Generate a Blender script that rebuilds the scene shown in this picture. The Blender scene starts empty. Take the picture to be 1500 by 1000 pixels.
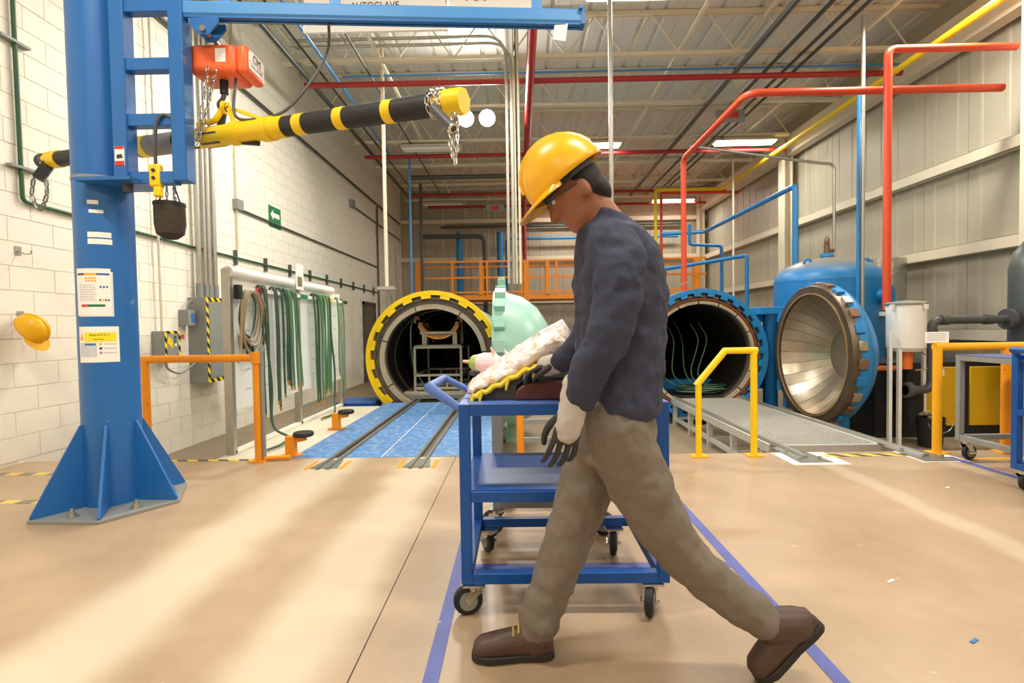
import bpy, bmesh, math, random
from mathutils import Vector, Matrix
random.seed(7)
S = bpy.context.scene
COL = S.collection
PI = math.pi
V = Vector
# ------------------------------------------------------------------ camera, world, exposure
CAM_H = 1.2; FPX = 750.0
YAW, PITCH, ROLL = 0.0133, 0.0293, -0.0155
cam_d = bpy.data.cameras.new('camera'); cam = bpy.data.objects.new('camera', cam_d); COL.objects.link(cam)
cam_d.sensor_width = 36.0; cam_d.lens = 36.0 * FPX / 1500.0; cam_d.clip_start = 0.05; cam_d.clip_end = 200
CR = Matrix.Rotation(YAW, 3, 'Z') @ Matrix.Rotation(PI/2 - PITCH, 3, 'X') @ Matrix.Rotation(ROLL, 3, 'Z')
cam.location = (0, 0, CAM_H); cam.rotation_euler = CR.to_euler()
S.camera = cam
S.view_settings.view_transform = 'Standard'; S.view_settings.look = 'None'
S.view_settings.gamma = 1.0; S.view_settings.use_curve_mapping = False
S.view_settings.exposure = 0.1
world = bpy.data.worlds.new('world'); S.world = world; world.use_nodes = True
world.node_tree.nodes['Background'].inputs[0].default_value = (1.0, 0.95, 0.86, 1)
world.node_tree.nodes['Background'].inputs[1].default_value = 0.3

def at(u, v, Y):
    d = CR @ V(((u-750)/FPX, -(v-500)/FPX, -1)); t = Y/d.y
    return V((d.x*t, Y, CAM_H + d.z*t))
def onx(u, v, X):
    d = CR @ V(((u-750)/FPX, -(v-500)/FPX, -1)); t = X/d.x
    return V((X, d.y*t, CAM_H + d.z*t))
def gnd(u, v, z=0.0):
    d = CR @ V(((u-750)/FPX, -(v-500)/FPX, -1)); t = (z-CAM_H)/d.z
    return V((d.x*t, d.y*t, z))

# ------------------------------------------------------------------ materials
def lin(h):
    h = h.lstrip('#'); o = []
    for i in (0, 2, 4):
        c = int(h[i:i+2], 16)/255; o.append(c/12.92 if c <= .04045 else ((c+.055)/1.055)**2.4)
    return (*o, 1)
MATS = {}
def mat(name, hexc, rough=.5, metal=0., var=.08, scale=6., bump=0., bscale=40., emit=0., alpha=1., spots=None, trans=0., spec=.5, coat=0.):
    if name in MATS: return MATS[name]
    m = bpy.data.materials.new(name); m.use_nodes = True; nt = m.node_tree; N = nt.nodes; L = nt.links
    b = N['Principled BSDF']; c = lin(hexc)
    tc = N.new('ShaderNodeTexCoord')
    nz = N.new('ShaderNodeTexNoise'); nz.inputs['Scale'].default_value = scale; nz.inputs['Detail'].default_value = 5
    L.new(tc.outputs['Object'], nz.inputs['Vector'])
    mx = N.new('ShaderNodeMix'); mx.data_type = 'RGBA'
    L.new(nz.outputs['Fac'], mx.inputs['Factor'])
    mx.inputs[6].default_value = tuple(max(0, x*(1-var)) for x in c[:3]) + (1,)
    mx.inputs[7].default_value = tuple(min(1, x*(1+var)) for x in c[:3]) + (1,)
    out = mx.outputs[2]
    if spots:
        n2 = N.new('ShaderNodeTexNoise'); n2.inputs['Scale'].default_value = spots[1]; n2.inputs['Detail'].default_value = 8
        L.new(tc.outputs['Object'], n2.inputs['Vector'])
        rp = N.new('ShaderNodeValToRGB'); rp.color_ramp.elements[0].position = spots[2]; rp.color_ramp.elements[1].position = spots[2]+.05
        L.new(n2.outputs['Fac'], rp.inputs['Fac'])
        m2 = N.new('ShaderNodeMix'); m2.data_type = 'RGBA'
        L.new(rp.outputs['Color'], m2.inputs['Factor']); L.new(out, m2.inputs[6]); m2.inputs[7].default_value = lin(spots[0])
        out = m2.outputs[2]
    L.new(out, b.inputs['Base Color'])
    b.inputs['Roughness'].default_value = rough; b.inputs['Metallic'].default_value = metal
    b.inputs['Specular IOR Level'].default_value = spec; b.inputs['Coat Weight'].default_value = coat
    b.inputs['Alpha'].default_value = alpha; b.inputs['Transmission Weight'].default_value = trans
    if emit: b.inputs['Emission Color'].default_value = c; b.inputs['Emission Strength'].default_value = emit
    if bump:
        n3 = N.new('ShaderNodeTexNoise'); n3.inputs['Scale'].default_value = bscale; n3.inputs['Detail'].default_value = 6
        L.new(tc.outputs['Object'], n3.inputs['Vector'])
        bp = N.new('ShaderNodeBump'); bp.inputs['Strength'].default_value = bump; bp.inputs['Distance'].default_value = .02
        L.new(n3.outputs['Fac'], bp.inputs['Height']); L.new(bp.outputs['Normal'], b.inputs['Normal'])
    MATS[name] = m; return m
def stripes(name, h1, h2, d, freq, rough=.5):
    """two-colour diagonal stripes along direction d (object space)"""
    if name in MATS: return MATS[name]
    m = bpy.data.materials.new(name); m.use_nodes = True; nt = m.node_tree; N = nt.nodes; L = nt.links
    b = N['Principled BSDF']; tc = N.new('ShaderNodeTexCoord')
    dot = N.new('ShaderNodeVectorMath'); dot.operation = 'DOT_PRODUCT'; dot.inputs[1].default_value = d
    L.new(tc.outputs['Object'], dot.inputs[0])
    mu = N.new('ShaderNodeMath'); mu.operation = 'MULTIPLY'; mu.inputs[1].default_value = freq; L.new(dot.outputs['Value'], mu.inputs[0])
    fr = N.new('ShaderNodeMath'); fr.operation = 'FRACT'; L.new(mu.outputs[0], fr.inputs[0])
    gt = N.new('ShaderNodeMath'); gt.operation = 'GREATER_THAN'; gt.inputs[1].default_value = .5; L.new(fr.outputs[0], gt.inputs[0])
    mx = N.new('ShaderNodeMix'); mx.data_type = 'RGBA'; L.new(gt.outputs[0], mx.inputs['Factor'])
    mx.inputs[6].default_value = lin(h1); mx.inputs[7].default_value = lin(h2)
    L.new(mx.outputs[2], b.inputs['Base Color']); b.inputs['Roughness'].default_value = rough
    MATS[name] = m; return m

M_BLUE   = mat('blue_paint', '#2268b0', .38, var=.10, scale=3, spots=('#5f86ac', 9, .70), bump=.04)
M_BLUEL  = mat('light_blue_paint', '#4a8ecf', .35, var=.06)
M_CART   = mat('cart_blue', '#0a50a0', .38, var=.12, scale=5, spots=('#7d8fb0', 22, .72))
M_CARTL  = mat('cart_blue_worn', '#5578c2', .42, var=.12, scale=9)
M_AUTOB  = mat('vessel_blue', '#1f7fc0', .4, var=.10, scale=2, spots=('#6b97b5', 7, .74))
M_YEL    = mat('yellow_paint', '#f7cf0a', .45, var=.07)
M_YELO   = mat('golden_yellow', '#fbb413', .45, var=.08, spots=('#8a6a1c', 30, .73))
M_ORG    = mat('orange_rail', '#f59a10', .45, var=.08, spots=('#9a6414', 26, .72))
M_MEZ    = mat('mezzanine_orange', '#ee8d18', .5)
M_GAS    = mat('gas_yellow', '#f0cb16', .45)
M_RED    = mat('sprinkler_red', '#a3221f', .45)
M_ORED   = mat('orange_red_pipe', '#dd4a26', .42)
M_ORPIPE = mat('orange_pvc', '#e9762a', .45)
M_HOIST  = mat('hoist_orange', '#f26a34', .38, var=.05)
M_GREEN  = mat('mint_paint', '#9dccbd', .33, var=.06, scale=2, spots=('#d99a86', 3.2, .70))
M_WHITE  = mat('white_paint', '#f2efe6', .5, var=.03)
M_OFFW   = mat('off_white_steel', '#d8d0ba', .55, var=.06)
M_PAPER  = mat('paper', '#f6f4ee', .6, var=.02)
M_GREY   = mat('grey_steel', '#8c8d88', .42, .6, var=.1)
M_GREYP  = mat('grey_paint', '#8d8f8c', .5, var=.06)
M_DGREY  = mat('dark_grey', '#4d4f50', .5, var=.1)
M_COND   = mat('conduit_dark', '#5d615c', .45, .5)
M_GALV   = mat('galvanised', '#b4b2a8', .35, .7, var=.15, scale=20)
M_CHROME = mat('chrome', '#d0cec8', .2, 1., var=.1)
M_ALU    = mat('aluminium', '#d8d7d1', .4, .45, var=.1, scale=14)
M_BLACK  = mat('black_rubber', '#201f1f', .55, var=.2)
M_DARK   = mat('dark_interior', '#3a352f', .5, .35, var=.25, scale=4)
M_SOOT   = mat('brown_steel', '#6f655b', .5, .4, var=.2, scale=9)
M_LINER  = mat('liner_cream', '#b9ab93', .5, .2, var=.15, scale=7)
M_STAIN  = mat('stainless', '#b9ad9a', .32, .85, var=.18, scale=8)
M_SILVER = mat('insulation_foil', '#b9b6b0', .25, .9, bump=.4, bscale=9)
M_HOSE   = mat('hose_green', '#5f8a63', .5, var=.12)
M_HOSED  = mat('hose_dark_green', '#3f5c4a', .5, var=.12)
M_HOSEB  = mat('hose_beige', '#a08d70', .5, var=.15)
M_BRASS  = mat('brass', '#c79a52', .3, .8)
M_WOOD   = mat('red_brown_wood', '#5a2f26', .4, var=.25, scale=8)
M_MOULD  = mat('mould_grey', '#55504a', .5, var=.12)
M_COPPER = mat('copper_skin', '#c07d58', .5, var=.25, scale=10)
M_CANVAS = mat('black_canvas', '#3b352b', .8, var=.2, bump=.3)
M_SIGNG  = mat('sign_green', '#12794a', .45, var=.02)
M_INK    = mat('ink', '#33343a', .6, var=.02)
M_INKG   = mat('ink_grey', '#8d9096', .6, var=.02)
M_INKR   = mat('ink_red', '#d23a2c', .6, var=.02)
M_INKB   = mat('ink_blue', '#3a6fb4', .6, var=.02)
M_LAMP   = mat('lamp_diffuser', '#fff3da', .5, emit=9)
M_LAMPOFF= mat('lamp_housing', '#e6e2d6', .5, var=.02)
M_DECKB  = mat('deck_blue', '#5289c8', .45, var=.22, scale=7, spots=('#7fa0c2', 14, .52), bump=.1)
M_COMPY  = mat('compressor_yellow', '#e3ae10', .42, var=.05)
HAZX = stripes('hazard_tape_x', '#f2d22a', '#4b463c', (1, 1, 0), 5.2)
HAZW = stripes('hazard_tape_worn', '#d9bf62', '#85796a', (1, 0, 0), 4.2)
HAZP = stripes('hazard_stripe_panel', '#f4d51b', '#26241f', (0, 1, 1), 7.)

# ------------------------------------------------------------------ mesh builder
def frame(d):
    d = d.normalized(); up = V((0, 0, 1)) if abs(d.z) < .95 else V((1, 0, 0))
    a = d.cross(up).normalized(); return a, a.cross(d).normalized()
class MB:
    def __init__(s): s.v = []; s.f = []
    def add(s, vs, fs):
        o = len(s.v); s.v += [V(p) for p in vs]; s.f += [tuple(i+o for i in f) for f in fs]; return s
    def box(s, c, size, R=None):
        hx, hy, hz = size[0]/2, size[1]/2, size[2]/2
        vs = [V((x, y, z)) for x in (-hx, hx) for y in (-hy, hy) for z in (-hz, hz)]
        if R is not None: vs = [R @ p for p in vs]
        return s.add([p + V(c) for p in vs], [(0,1,3,2), (4,6,7,5), (0,4,5,1), (2,3,7,6), (0,2,6,4), (1,5,7,3)])
    def bb(s, a, b):
        a, b = V(a), V(b); return s.box((a+b)/2, [abs(x) for x in (b-a)])
    def bar(s, p, q, w, h, up=None):
        """rectangular bar from p to q, w sideways, h along up"""
        p, q = V(p), V(q); d = (q-p); L = d.length; d.normalize()
        up = V(up) if up else (V((0,0,1)) if abs(d.z) < .95 else V((0,1,0)))
        a = d.cross(up).normalized(); u = a.cross(d).normalized()
        R = Matrix((a, d, u)).transposed(); return s.box((p+q)/2, (w, L, h), R)
    def tube(s, pts, r, n=10, cap=True, closed=False):
        pts = [V(p) for p in pts]; k = len(pts); rr = r if isinstance(r, (list, tuple)) else [r]*k
        vs = []; prev = None
        for i, p in enumerate(pts):
            if closed: d = pts[(i+1) % k] - pts[i-1]
            else: d = pts[min(i+1, k-1)] - pts[max(i-1, 0)]
            if d.length < 1e-9: d = V((0,0,1))
            d.normalize()
            if prev is None: a = frame(d)[0]; b = d.cross(a)
            else:
                a = prev - d*prev.dot(d)
                if a.length < 1e-6: a = frame(d)[0]
                a.normalize(); b = d.cross(a)
            prev = a
            sc = 1.0
            if 0 < i < k-1 and not closed:
                d1 = (pts[i]-pts[i-1]).normalized(); c = max(.5, d1.dot(d)); sc = 1.0/c
            vs += [p + (a*math.cos(2*PI*j/n) + b*math.sin(2*PI*j/n))*rr[i]*(sc if sc < 1.5 else 1.5) for j in range(n)]
        fs = []
        for i in range(k if closed else k-1):
            i2 = (i+1) % k
            fs += [(i*n+j, i*n+(j+1) % n, i2*n+(j+1) % n, i2*n+j) for j in range(n)]
        if cap and not closed: fs += [tuple(range(n))[::-1], tuple((k-1)*n+j for j in range(n))]
        return s.add(vs, fs)
    def cyl(s, p, q, r, n=16, r2=None): return s.tube([p, q], [r, r if r2 is None else r2], n)
    def lathe(s, prof, o, axis=(0,0,1), n=32, a0=0, a1=2*PI, close=False):
        """prof: (radius, distance along axis); close joins the profile into a ring section"""
        ax = V(axis).normalized(); a, b = frame(ax); o = V(o); full = abs(a1-a0-2*PI) < 1e-6
        m = n if full else n+1; k = len(prof); vs = []
        for i in range(m):
            t = a0 + (a1-a0)*i/n; e = a*math.cos(t) + b*math.sin(t)
            vs += [o + e*r + ax*h for r, h in prof]
        fs = []
        for i in range(n):
            i2 = (i+1) % m
            for j in range(k if close else k-1):
                j2 = (j+1) % k; fs.append((i*k+j, i2*k+j, i2*k+j2, i*k+j2))
        if close and not full: fs += [tuple(range(k)), tuple((m-1)*k+j for j in range(k))[::-1]]
        return s.add(vs, fs)
    def prism(s, pts, ext):
        """closed outline pts extruded by vector ext"""
        n = len(pts); e = V(ext); vs = [V(p) for p in pts] + [V(p)+e for p in pts]
        fs = [tuple(range(n))[::-1], tuple(range(n, 2*n))] + [(i, (i+1) % n, n+(i+1) % n, n+i) for i in range(n)]
        return s.add(vs, fs)
    def ell(s, c, r, n=14, m=8, R=None):
        vs = []; fs = []
        for i in range(m+1):
            ph = PI*i/m
            for j in range(n):
                t = 2*PI*j/n; p = V((r[0]*math.sin(ph)*math.cos(t), r[1]*math.sin(ph)*math.sin(t), r[2]*math.cos(ph)))
                vs.append((R @ p if R is not None else p) + V(c))
        for i in range(m):
            fs += [(i*n+j, (i+1)*n+j, (i+1)*n+(j+1) % n, i*n+(j+1) % n) for j in range(n)]
        return s.add(vs, fs)
    def loft(s, rings, n=16):
        """rings: (centre, axis_a, axis_b) -> closed capped skin"""
        vs = []
        for c, a, b in rings:
            vs += [V(c) + V(a)*math.cos(2*PI*j/n) + V(b)*math.sin(2*PI*j/n) for j in range(n)]
        k = len(rings)
        fs = [(i*n+j, i*n+(j+1) % n, (i+1)*n+(j+1) % n, (i+1)*n+j) for i in range(k-1) for j in range(n)]
        fs += [tuple(range(n))[::-1], tuple((k-1)*n+j for j in range(n))]
        return s.add(vs, fs)
    def build(s, name, material, parent=None, org=None, smooth=True, bevel=0, angle=40, fixn=True):
        if parent is not None:
            w = V((0,0,0)); p = parent
            while p is not None: w += p.location; p = p.parent
        else: w = V(org) if org is not None else V((0,0,0))
        me = bpy.data.meshes.new(name)
        me.from_pydata([tuple(p - w) for p in s.v], [], s.f)
        if fixn:
            bm = bmesh.new(); bm.from_mesh(me); bmesh.ops.recalc_face_normals(bm, faces=bm.faces); bm.to_mesh(me); bm.free()
        if smooth:
            me.polygons.foreach_set('use_smooth', [True]*len(me.polygons)); me.set_sharp_from_angle(angle=math.radians(angle))
        me.materials.append(material)
        o = bpy.data.objects.new(name, me); COL.objects.link(o); o.parent = parent
        if parent is None: o.location = w
        if bevel:
            b = o.modifiers.new('bevel', 'BEVEL'); b.width = bevel; b.segments = 2; b.limit_method = 'ANGLE'
        return o
def tag(o, label, cat, group=None):
    o['label'] = label; o['category'] = cat
    if group: o['group'] = group
    return o
def thing(name, loc, label, cat, group=None):
    o = bpy.data.objects.new(name, None); COL.objects.link(o); o.location = loc; o.empty_display_size = .1
    return tag(o, label, cat, group)
def structure(name, loc=(0,0,0)):
    o = bpy.data.objects.new(name, None); COL.objects.link(o); o.location = loc; o['kind'] = 'structure'; return o
def bend(pts, rad=.12, n=6):
    """polyline with rounded corners"""
    pts = [V(p) for p in pts]; out = [pts[0]]
    for i in range(1, len(pts)-1):
        p = pts[i]; a = (pts[i-1]-p); b = (pts[i+1]-p); r = min(rad, a.length*.45, b.length*.45)
        p0 = p + a.normalized()*r; p1 = p + b.normalized()*r
        for k in range(n+1):
            t = k/n; out.append(p0*(1-t)**2 + p*2*t*(1-t) + p1*t*t)
    out.append(pts[-1]); return out
def spline(pts, n=8):
    pts = [V(p) for p in pts]; out = []
    P = [pts[0]*2-pts[1]] + pts + [pts[-1]*2-pts[-2]]
    for i in range(1, len(P)-2):
        for k in range(n):
            t = k/n; a, b, c, d = P[i-1], P[i], P[i+1], P[i+2]
            out.append(.5*((2*b) + (c-a)*t + (2*a-5*b+4*c-d)*t*t + (3*b-a-3*c+d)*t**3))
    out.append(pts[-1]); return out
def pipe(name, label, cat, pts, r, m, group=None, rad=.15, n=10):
    pts = bend(pts, rad) if len(pts) > 2 else pts
    o = MB().tube(pts, r, n).build(name, m, None, org=pts[0]); return tag(o, label, cat, group)
def text(body, size, origin, ex, ey, m, parent, name='lettering', align='CENTER', depth=.0008):
    """flat lettering, ex = reading direction, ey = up direction in world space"""
    cu = bpy.data.curves.new(name, 'FONT'); cu.body = body; cu.size = size; cu.align_x = align; cu.align_y = 'CENTER'; cu.extrude = depth
    t = bpy.data.objects.new(name+'_tmp', cu); COL.objects.link(t)
    dg = bpy.context.evaluated_depsgraph_get(); me = bpy.data.meshes.new_from_object(t.evaluated_get(dg))
    bpy.data.objects.remove(t); bpy.data.curves.remove(cu)
    ex, ey = V(ex).normalized(), V(ey).normalized(); ez = ex.cross(ey)
    w = V((0,0,0)); p = parent
    while p is not None: w += p.location; p = p.parent
    T = Matrix.Translation(V(origin)-w) @ Matrix((ex, ey, ez)).transposed().to_4x4()
    me.transform(T); me.materials.clear(); me.materials.append(m)
    o = bpy.data.objects.new(name, me); COL.objects.link(o); o.parent = parent; return o
def chain(pts, link=.03, r=.0035, n=5):
    """links along a polyline, each turned a quarter against the last"""
    pts = [V(p) for p in pts]; seg = []
    for a, b in zip(pts, pts[1:]):
        k = max(1, round((b-a).length/link))
        seg += [(a.lerp(b, i/k), a.lerp(b, (i+1)/k)) for i in range(k)]
    mb = MB()
    for i, (a, b) in enumerate(seg):
        d = (b-a); L = d.length; d.normalize(); u, w = frame(d); e = u if i % 2 else w; c = (a+b)/2; h = L*.36; wd = L*.34
        path = [c + d*h*.9 + e*wd*.55, c + d*(h+L*.22) , c + d*h*.9 - e*wd*.55, c - d*h*.9 - e*wd*.55, c - d*(h+L*.22), c - d*h*.9 + e*wd*.55]
        mb.tube(path, r, n, closed=True)
    return mb
# ================================================================== THE ROOM
XL, XR, YB, YF = -4.65, 7.5, 20.6, -6.5
PIT = -.42; EDGE = 4.72; ZC = 6.7
def floor_material():
    m = bpy.data.materials.new('polished_concrete'); m.use_nodes = True; nt = m.node_tree; N = nt.nodes; L = nt.links
    b = N['Principled BSDF']; tc = N.new('ShaderNodeTexCoord'); sp = N.new('ShaderNodeSeparateXYZ'); L.new(tc.outputs['Object'], sp.inputs[0])
    n1 = N.new('ShaderNodeTexNoise'); n1.inputs['Scale'].default_value = 1.3; n1.inputs['Detail'].default_value = 9; n1.inputs['Roughness'].default_value = .65
    L.new(tc.outputs['Object'], n1.inputs['Vector'])
    rp = N.new('ShaderNodeValToRGB'); e = rp.color_ramp.elements
    e[0].position = .32; e[0].color = lin('#a38a6c'); e[1].position = .72; e[1].color = lin('#bba285')
    L.new(n1.outputs['Fac'], rp.inputs['Fac'])
    # pale dust rubbed in by trolley wheels rolling off the rails
    n2 = N.new('ShaderNodeTexNoise'); n2.inputs['Scale'].default_value = 2.2; n2.inputs['Detail'].default_value = 6; L.new(tc.outputs['Object'], n2.inputs['Vector'])
    wob = N.new('ShaderNodeMath'); wob.operation = 'MULTIPLY_ADD'; L.new(n2.outputs['Fac'], wob.inputs[0]); wob.inputs[1].default_value = .22; L.new(sp.outputs['X'], wob.inputs[2])
    tot = None
    for cx, hw, amp in ((-1.58, .36, .85), (-.76, .30, .80), (2.70, .13, .45), (3.74, .12, .40)):
        sb = N.new('ShaderNodeMath'); sb.operation = 'SUBTRACT'; L.new(wob.outputs[0], sb.inputs[0]); sb.inputs[1].default_value = cx
        ab = N.new('ShaderNodeMath'); ab.operation = 'ABSOLUTE'; L.new(sb.outputs[0], ab.inputs[0])
        mr = N.new('ShaderNodeMapRange'); mr.interpolation_type = 'SMOOTHSTEP'; L.new(ab.outputs[0], mr.inputs[0])
        mr.inputs[1].default_value = hw*.25; mr.inputs[2].default_value = hw; mr.inputs[3].default_value = amp; mr.inputs[4].default_value = 0
        if tot is None: tot = mr.outputs[0]
        else:
            ad = N.new('ShaderNodeMath'); ad.operation = 'ADD'; L.new(tot, ad.inputs[0]); L.new(mr.outputs[0], ad.inputs[1]); tot = ad.outputs[0]
    mx = N.new('ShaderNodeMix'); mx.data_type = 'RGBA'; L.new(tot, mx.inputs['Factor']); L.new(rp.outputs['Color'], mx.inputs[6]); mx.inputs[7].default_value = lin('#d3c5ac')
    # small pale scuffs
    n4 = N.new('ShaderNodeTexNoise'); n4.inputs['Scale'].default_value = 14; n4.inputs['Detail'].default_value = 8; L.new(tc.outputs['Object'], n4.inputs['Vector'])
    r4 = N.new('ShaderNodeValToRGB'); r4.color_ramp.elements[0].position = .68; r4.color_ramp.elements[1].position = .78; L.new(n4.outputs['Fac'], r4.inputs['Fac'])
    m4 = N.new('ShaderNodeMix'); m4.data_type = 'RGBA'; L.new(r4.outputs['Color'], m4.inputs['Factor']); L.new(mx.outputs[2], m4.inputs[6]); m4.inputs[7].default_value = lin('#cbb795')
    L.new(m4.outputs[2], b.inputs['Base Color'])
    rr = N.new('ShaderNodeMapRange'); L.new(n1.outputs['Fac'], rr.inputs[0]); rr.inputs[3].default_value = .28; rr.inputs[4].default_value = .48; L.new(rr.outputs[0], b.inputs['Roughness'])
    bp = N.new('ShaderNodeBump'); bp.inputs['Strength'].default_value = .05; L.new(n4.outputs['Fac'], bp.inputs['Height']); L.new(bp.outputs['Normal'], b.inputs['Normal'])
    return m
M_FLOOR = floor_material()
M_PIT = mat('pit_concrete', '#8a7b65', .5, var=.18, scale=1.5, bump=.05)
M_BLOCK = mat('painted_block', '#f5efe1', .6, var=.05, scale=5, bump=.12, bscale=60)
M_MORTAR = mat('block_joint', '#e6decd', .7, var=.06)
M_PANEL = mat('wall_sheet', '#b0aa96', .5, var=.05, scale=1.2)
M_DECKC = mat('roof_sheet', '#dcd9d0', .5, var=.07, scale=1.0)
M_JOIST = mat('joist_cream', '#ddd3bb', .5, var=.05)

fl = structure('floor')
MB().bb((XL-.3, YF, -.6), (-.603, EDGE, 0)).build('slab', M_FLOOR, fl, smooth=False)
MB().bb((-.597, YF, -.6), (XR+.2, EDGE, 0)).build('slab', M_FLOOR, fl, smooth=False)
MB().bb((-.603, YF, -.6), (-.597, EDGE, -.006)).build('joint_filler', M_DGREY, fl, smooth=False)
o = MB().bb((XL-.3, EDGE, PIT-.2), (XR+.2, YB+.3, PIT)).build('floor', M_PIT, None, smooth=False); o['kind'] = 'structure'

# left wall of painted concrete blocks
wl = structure('wall_left', (XL, 0, 0))
BL, BH = .46, .225
MB().bb((XL-.3, YF, PIT-.2), (XL-.006, YB+.2, ZC+.1)).build('mortar_backing', M_MORTAR, wl, smooth=False)
bm_ = MB(); bm_.bb((-.03, -BL/2+.004, -BH/2+.004), (0, BL/2-.004, BH/2-.004))
block_me = None; cand = []
rows = int((ZC-PIT)/BH)+1
DOOR = (15.35, 16.45, PIT, 1.92)
for r in range(rows):
    z = PIT + (r+.5)*BH
    y = YF + .1 + (BL/2 if r % 2 else 0)
    while y < YB:
        if not (DOOR[0]-BL/2 < y < DOOR[1]+BL/2 and z < DOOR[3]+.1) and not (y < EDGE and z < 0):
            cand.append((y, z))
        y += BL
def vis(c):
    y, z = c
    if y < 1: return False
    px = 760 + XL*750/y; py = 478 - (z-CAM_H)*750/y
    return -30 < px and -20 < py < 1010
inv = sorted([c for c in cand if vis(c)], key=lambda c: c[0])
single, rest = inv[:300], inv[300:] + [c for c in cand if not vis(c)]
b0 = bm_.build('block', M_BLOCK, None, smooth=False)
for i, (y, z) in enumerate(single):
    o = b0 if i == 0 else b0.copy()
    if i: COL.objects.link(o)
    o.parent = wl; o.location = (random.uniform(-.0015, .0015), y, z)
mb = MB()
for y, z in rest: mb.box((XL-.015, y, z), (.03, BL-.008, BH-.008))
o = mb.build('block', M_BLOCK, wl, smooth=False); o['kind'] = 'stuff'
d1 = structure('door_1', (XL, (DOOR[0]+DOOR[1])/2, PIT))
MB().bb((XL-.02, DOOR[0], PIT), (XL+.012, DOOR[1], DOOR[3])).build('door_leaf', mat('door_grey', '#6b6457', .5), d1, smooth=False)
mb = MB()
for y in (DOOR[0]-.05, DOOR[1]+.05): mb.bb((XL-.01, y-.05, PIT), (XL+.04, y+.05, DOOR[3]+.1))
mb.bb((XL-.01, DOOR[0]-.1, DOOR[3]), (XL+.04, DOOR[1]+.1, DOOR[3]+.1)); mb.build('door_frame', M_DGREY, d1, smooth=False)

# right wall: sheet panels, girts, columns, eave beam
wr = structure('wall_right', (XR, 0, 0))
PW = .92
prof = [(0, -PW/2), (0, -.28), (-.012, -.26), (-.012, -.20), (0, -.18), (0, .18), (-.012, .20), (-.012, .26), (0, .28), (0, PW/2-.01), (.04, PW/2-.01), (.04, -PW/2)]
pm = MB().prism([(x, y, -.42) for x, y in prof], (0, 0, 6.6)); p0 = pm.build('wall_sheet', M_PANEL, None, smooth=False)
k = 0; y = YF
while y < YB+.5:
    o = p0 if k == 0 else p0.copy()
    if k: COL.objects.link(o)
    o.parent = wr; o.location = (0, y, 0); k += 1; y += PW
MB().bb((XR+.04, YF, -.6), (XR+.3, YB+.2, ZC+.1)).build('outer_skin', M_PANEL, wr, smooth=False)
for z in (.95, 2.35, 3.80):
    mb = MB(); mb.bb((XR-.19, YF, z-.09), (XR-.03, YB, z-.085)); mb.bb((XR-.19, YF, z-.09), (XR-.18, YB, z+.09)); mb.bb((XR-.19, YF, z+.085), (XR-.03, YB, z+.09))
    mb.build('girt', M_JOIST, wr, smooth=False)
for y in (.7, 7.2, 13.9, 20.3):
    mb = MB(); mb.bb((XR-.42, y-.16, -.42), (XR-.40, y+.16, 6.2)); mb.bb((XR-.22, y-.16, -.42), (XR-.20, y+.16, 6.2)); mb.bb((XR-.41, y-.012, -.42), (XR-.21, y+.012, 6.2))
    mb.build('column', M_JOIST, wr, smooth=False)
MB().bb((XR-.34, YF, 5.62), (XR-.1, YB, 6.12)).build('eave_beam', M_JOIST, wr, smooth=False)

# back wall, wall behind the photographer
wb = structure('wall_back', (0, YB, 0))
prof2 = [(-PW/2, 0), (-.28, 0), (-.26, -.012), (-.20, -.012), (-.18, 0), (.18, 0), (.20, -.012), (.26, -.012), (.28, 0), (PW/2-.01, 0), (PW/2-.01, .04), (-PW/2, .04)]
q0 = MB().prism([(x, y, -.42) for x, y in prof2], (0, 0, 7.1)).build('wall_sheet', M_PANEL, None, smooth=False)
k = 0; x = XL+.3
while x < XR+.4:
    o = q0 if k == 0 else q0.copy()
    if k: COL.objects.link(o)
    o.parent = wb; o.location = (x, 0, 0); k += 1; x += PW
for z in (2.2, 3.9, 5.4): MB().bb((XL, YB-.18, z-.08), (XR, YB-.03, z+.08)).build('girt', M_JOIST, wb, smooth=False)
o = MB().bb((XL-.3, YF-.2, -.6), (XR+.3, YF, ZC+.1)).build('wall_front', M_PANEL, None, smooth=False); o['kind'] = 'structure'

# roof: sheets, open-web joists, bridging
ce = structure('ceiling', (0, 0, ZC))
x = XL-.3
s0 = MB().prism([(a, YF-.2, z) for a, z in ((0, 0), (.30, 0), (.33, .035), (.37, .035), (.40, 0), (.63, 0), (.66, .035), (.70, .035), (.73, 0), (.985, 0), (.985, .06), (0, .06))], (0, YB-YF+.5, 0)).build('roof_sheet', M_DECKC, None, smooth=False)
k = 0
while x < XR+.3:
    o = s0 if k == 0 else s0.copy()
    if k: COL.objects.link(o)
    o.parent = ce; o.location = (x, 0, 0); k += 1; x += .99
MB().bb((XL-.4, YF-.3, ZC+.07), (XR+.4, YB+.4, ZC+.2)).build('roof_cover', M_DECKC, ce, smooth=False)
ZB, ZT = 5.95, 6.64
def one(mb, name, m, parent, loc):
    o = mb.build(name, m, None, smooth=False); o.parent = parent; o.location = loc; return o
jp = []
jx0, jx1 = XL+.02, XR-.1
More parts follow.
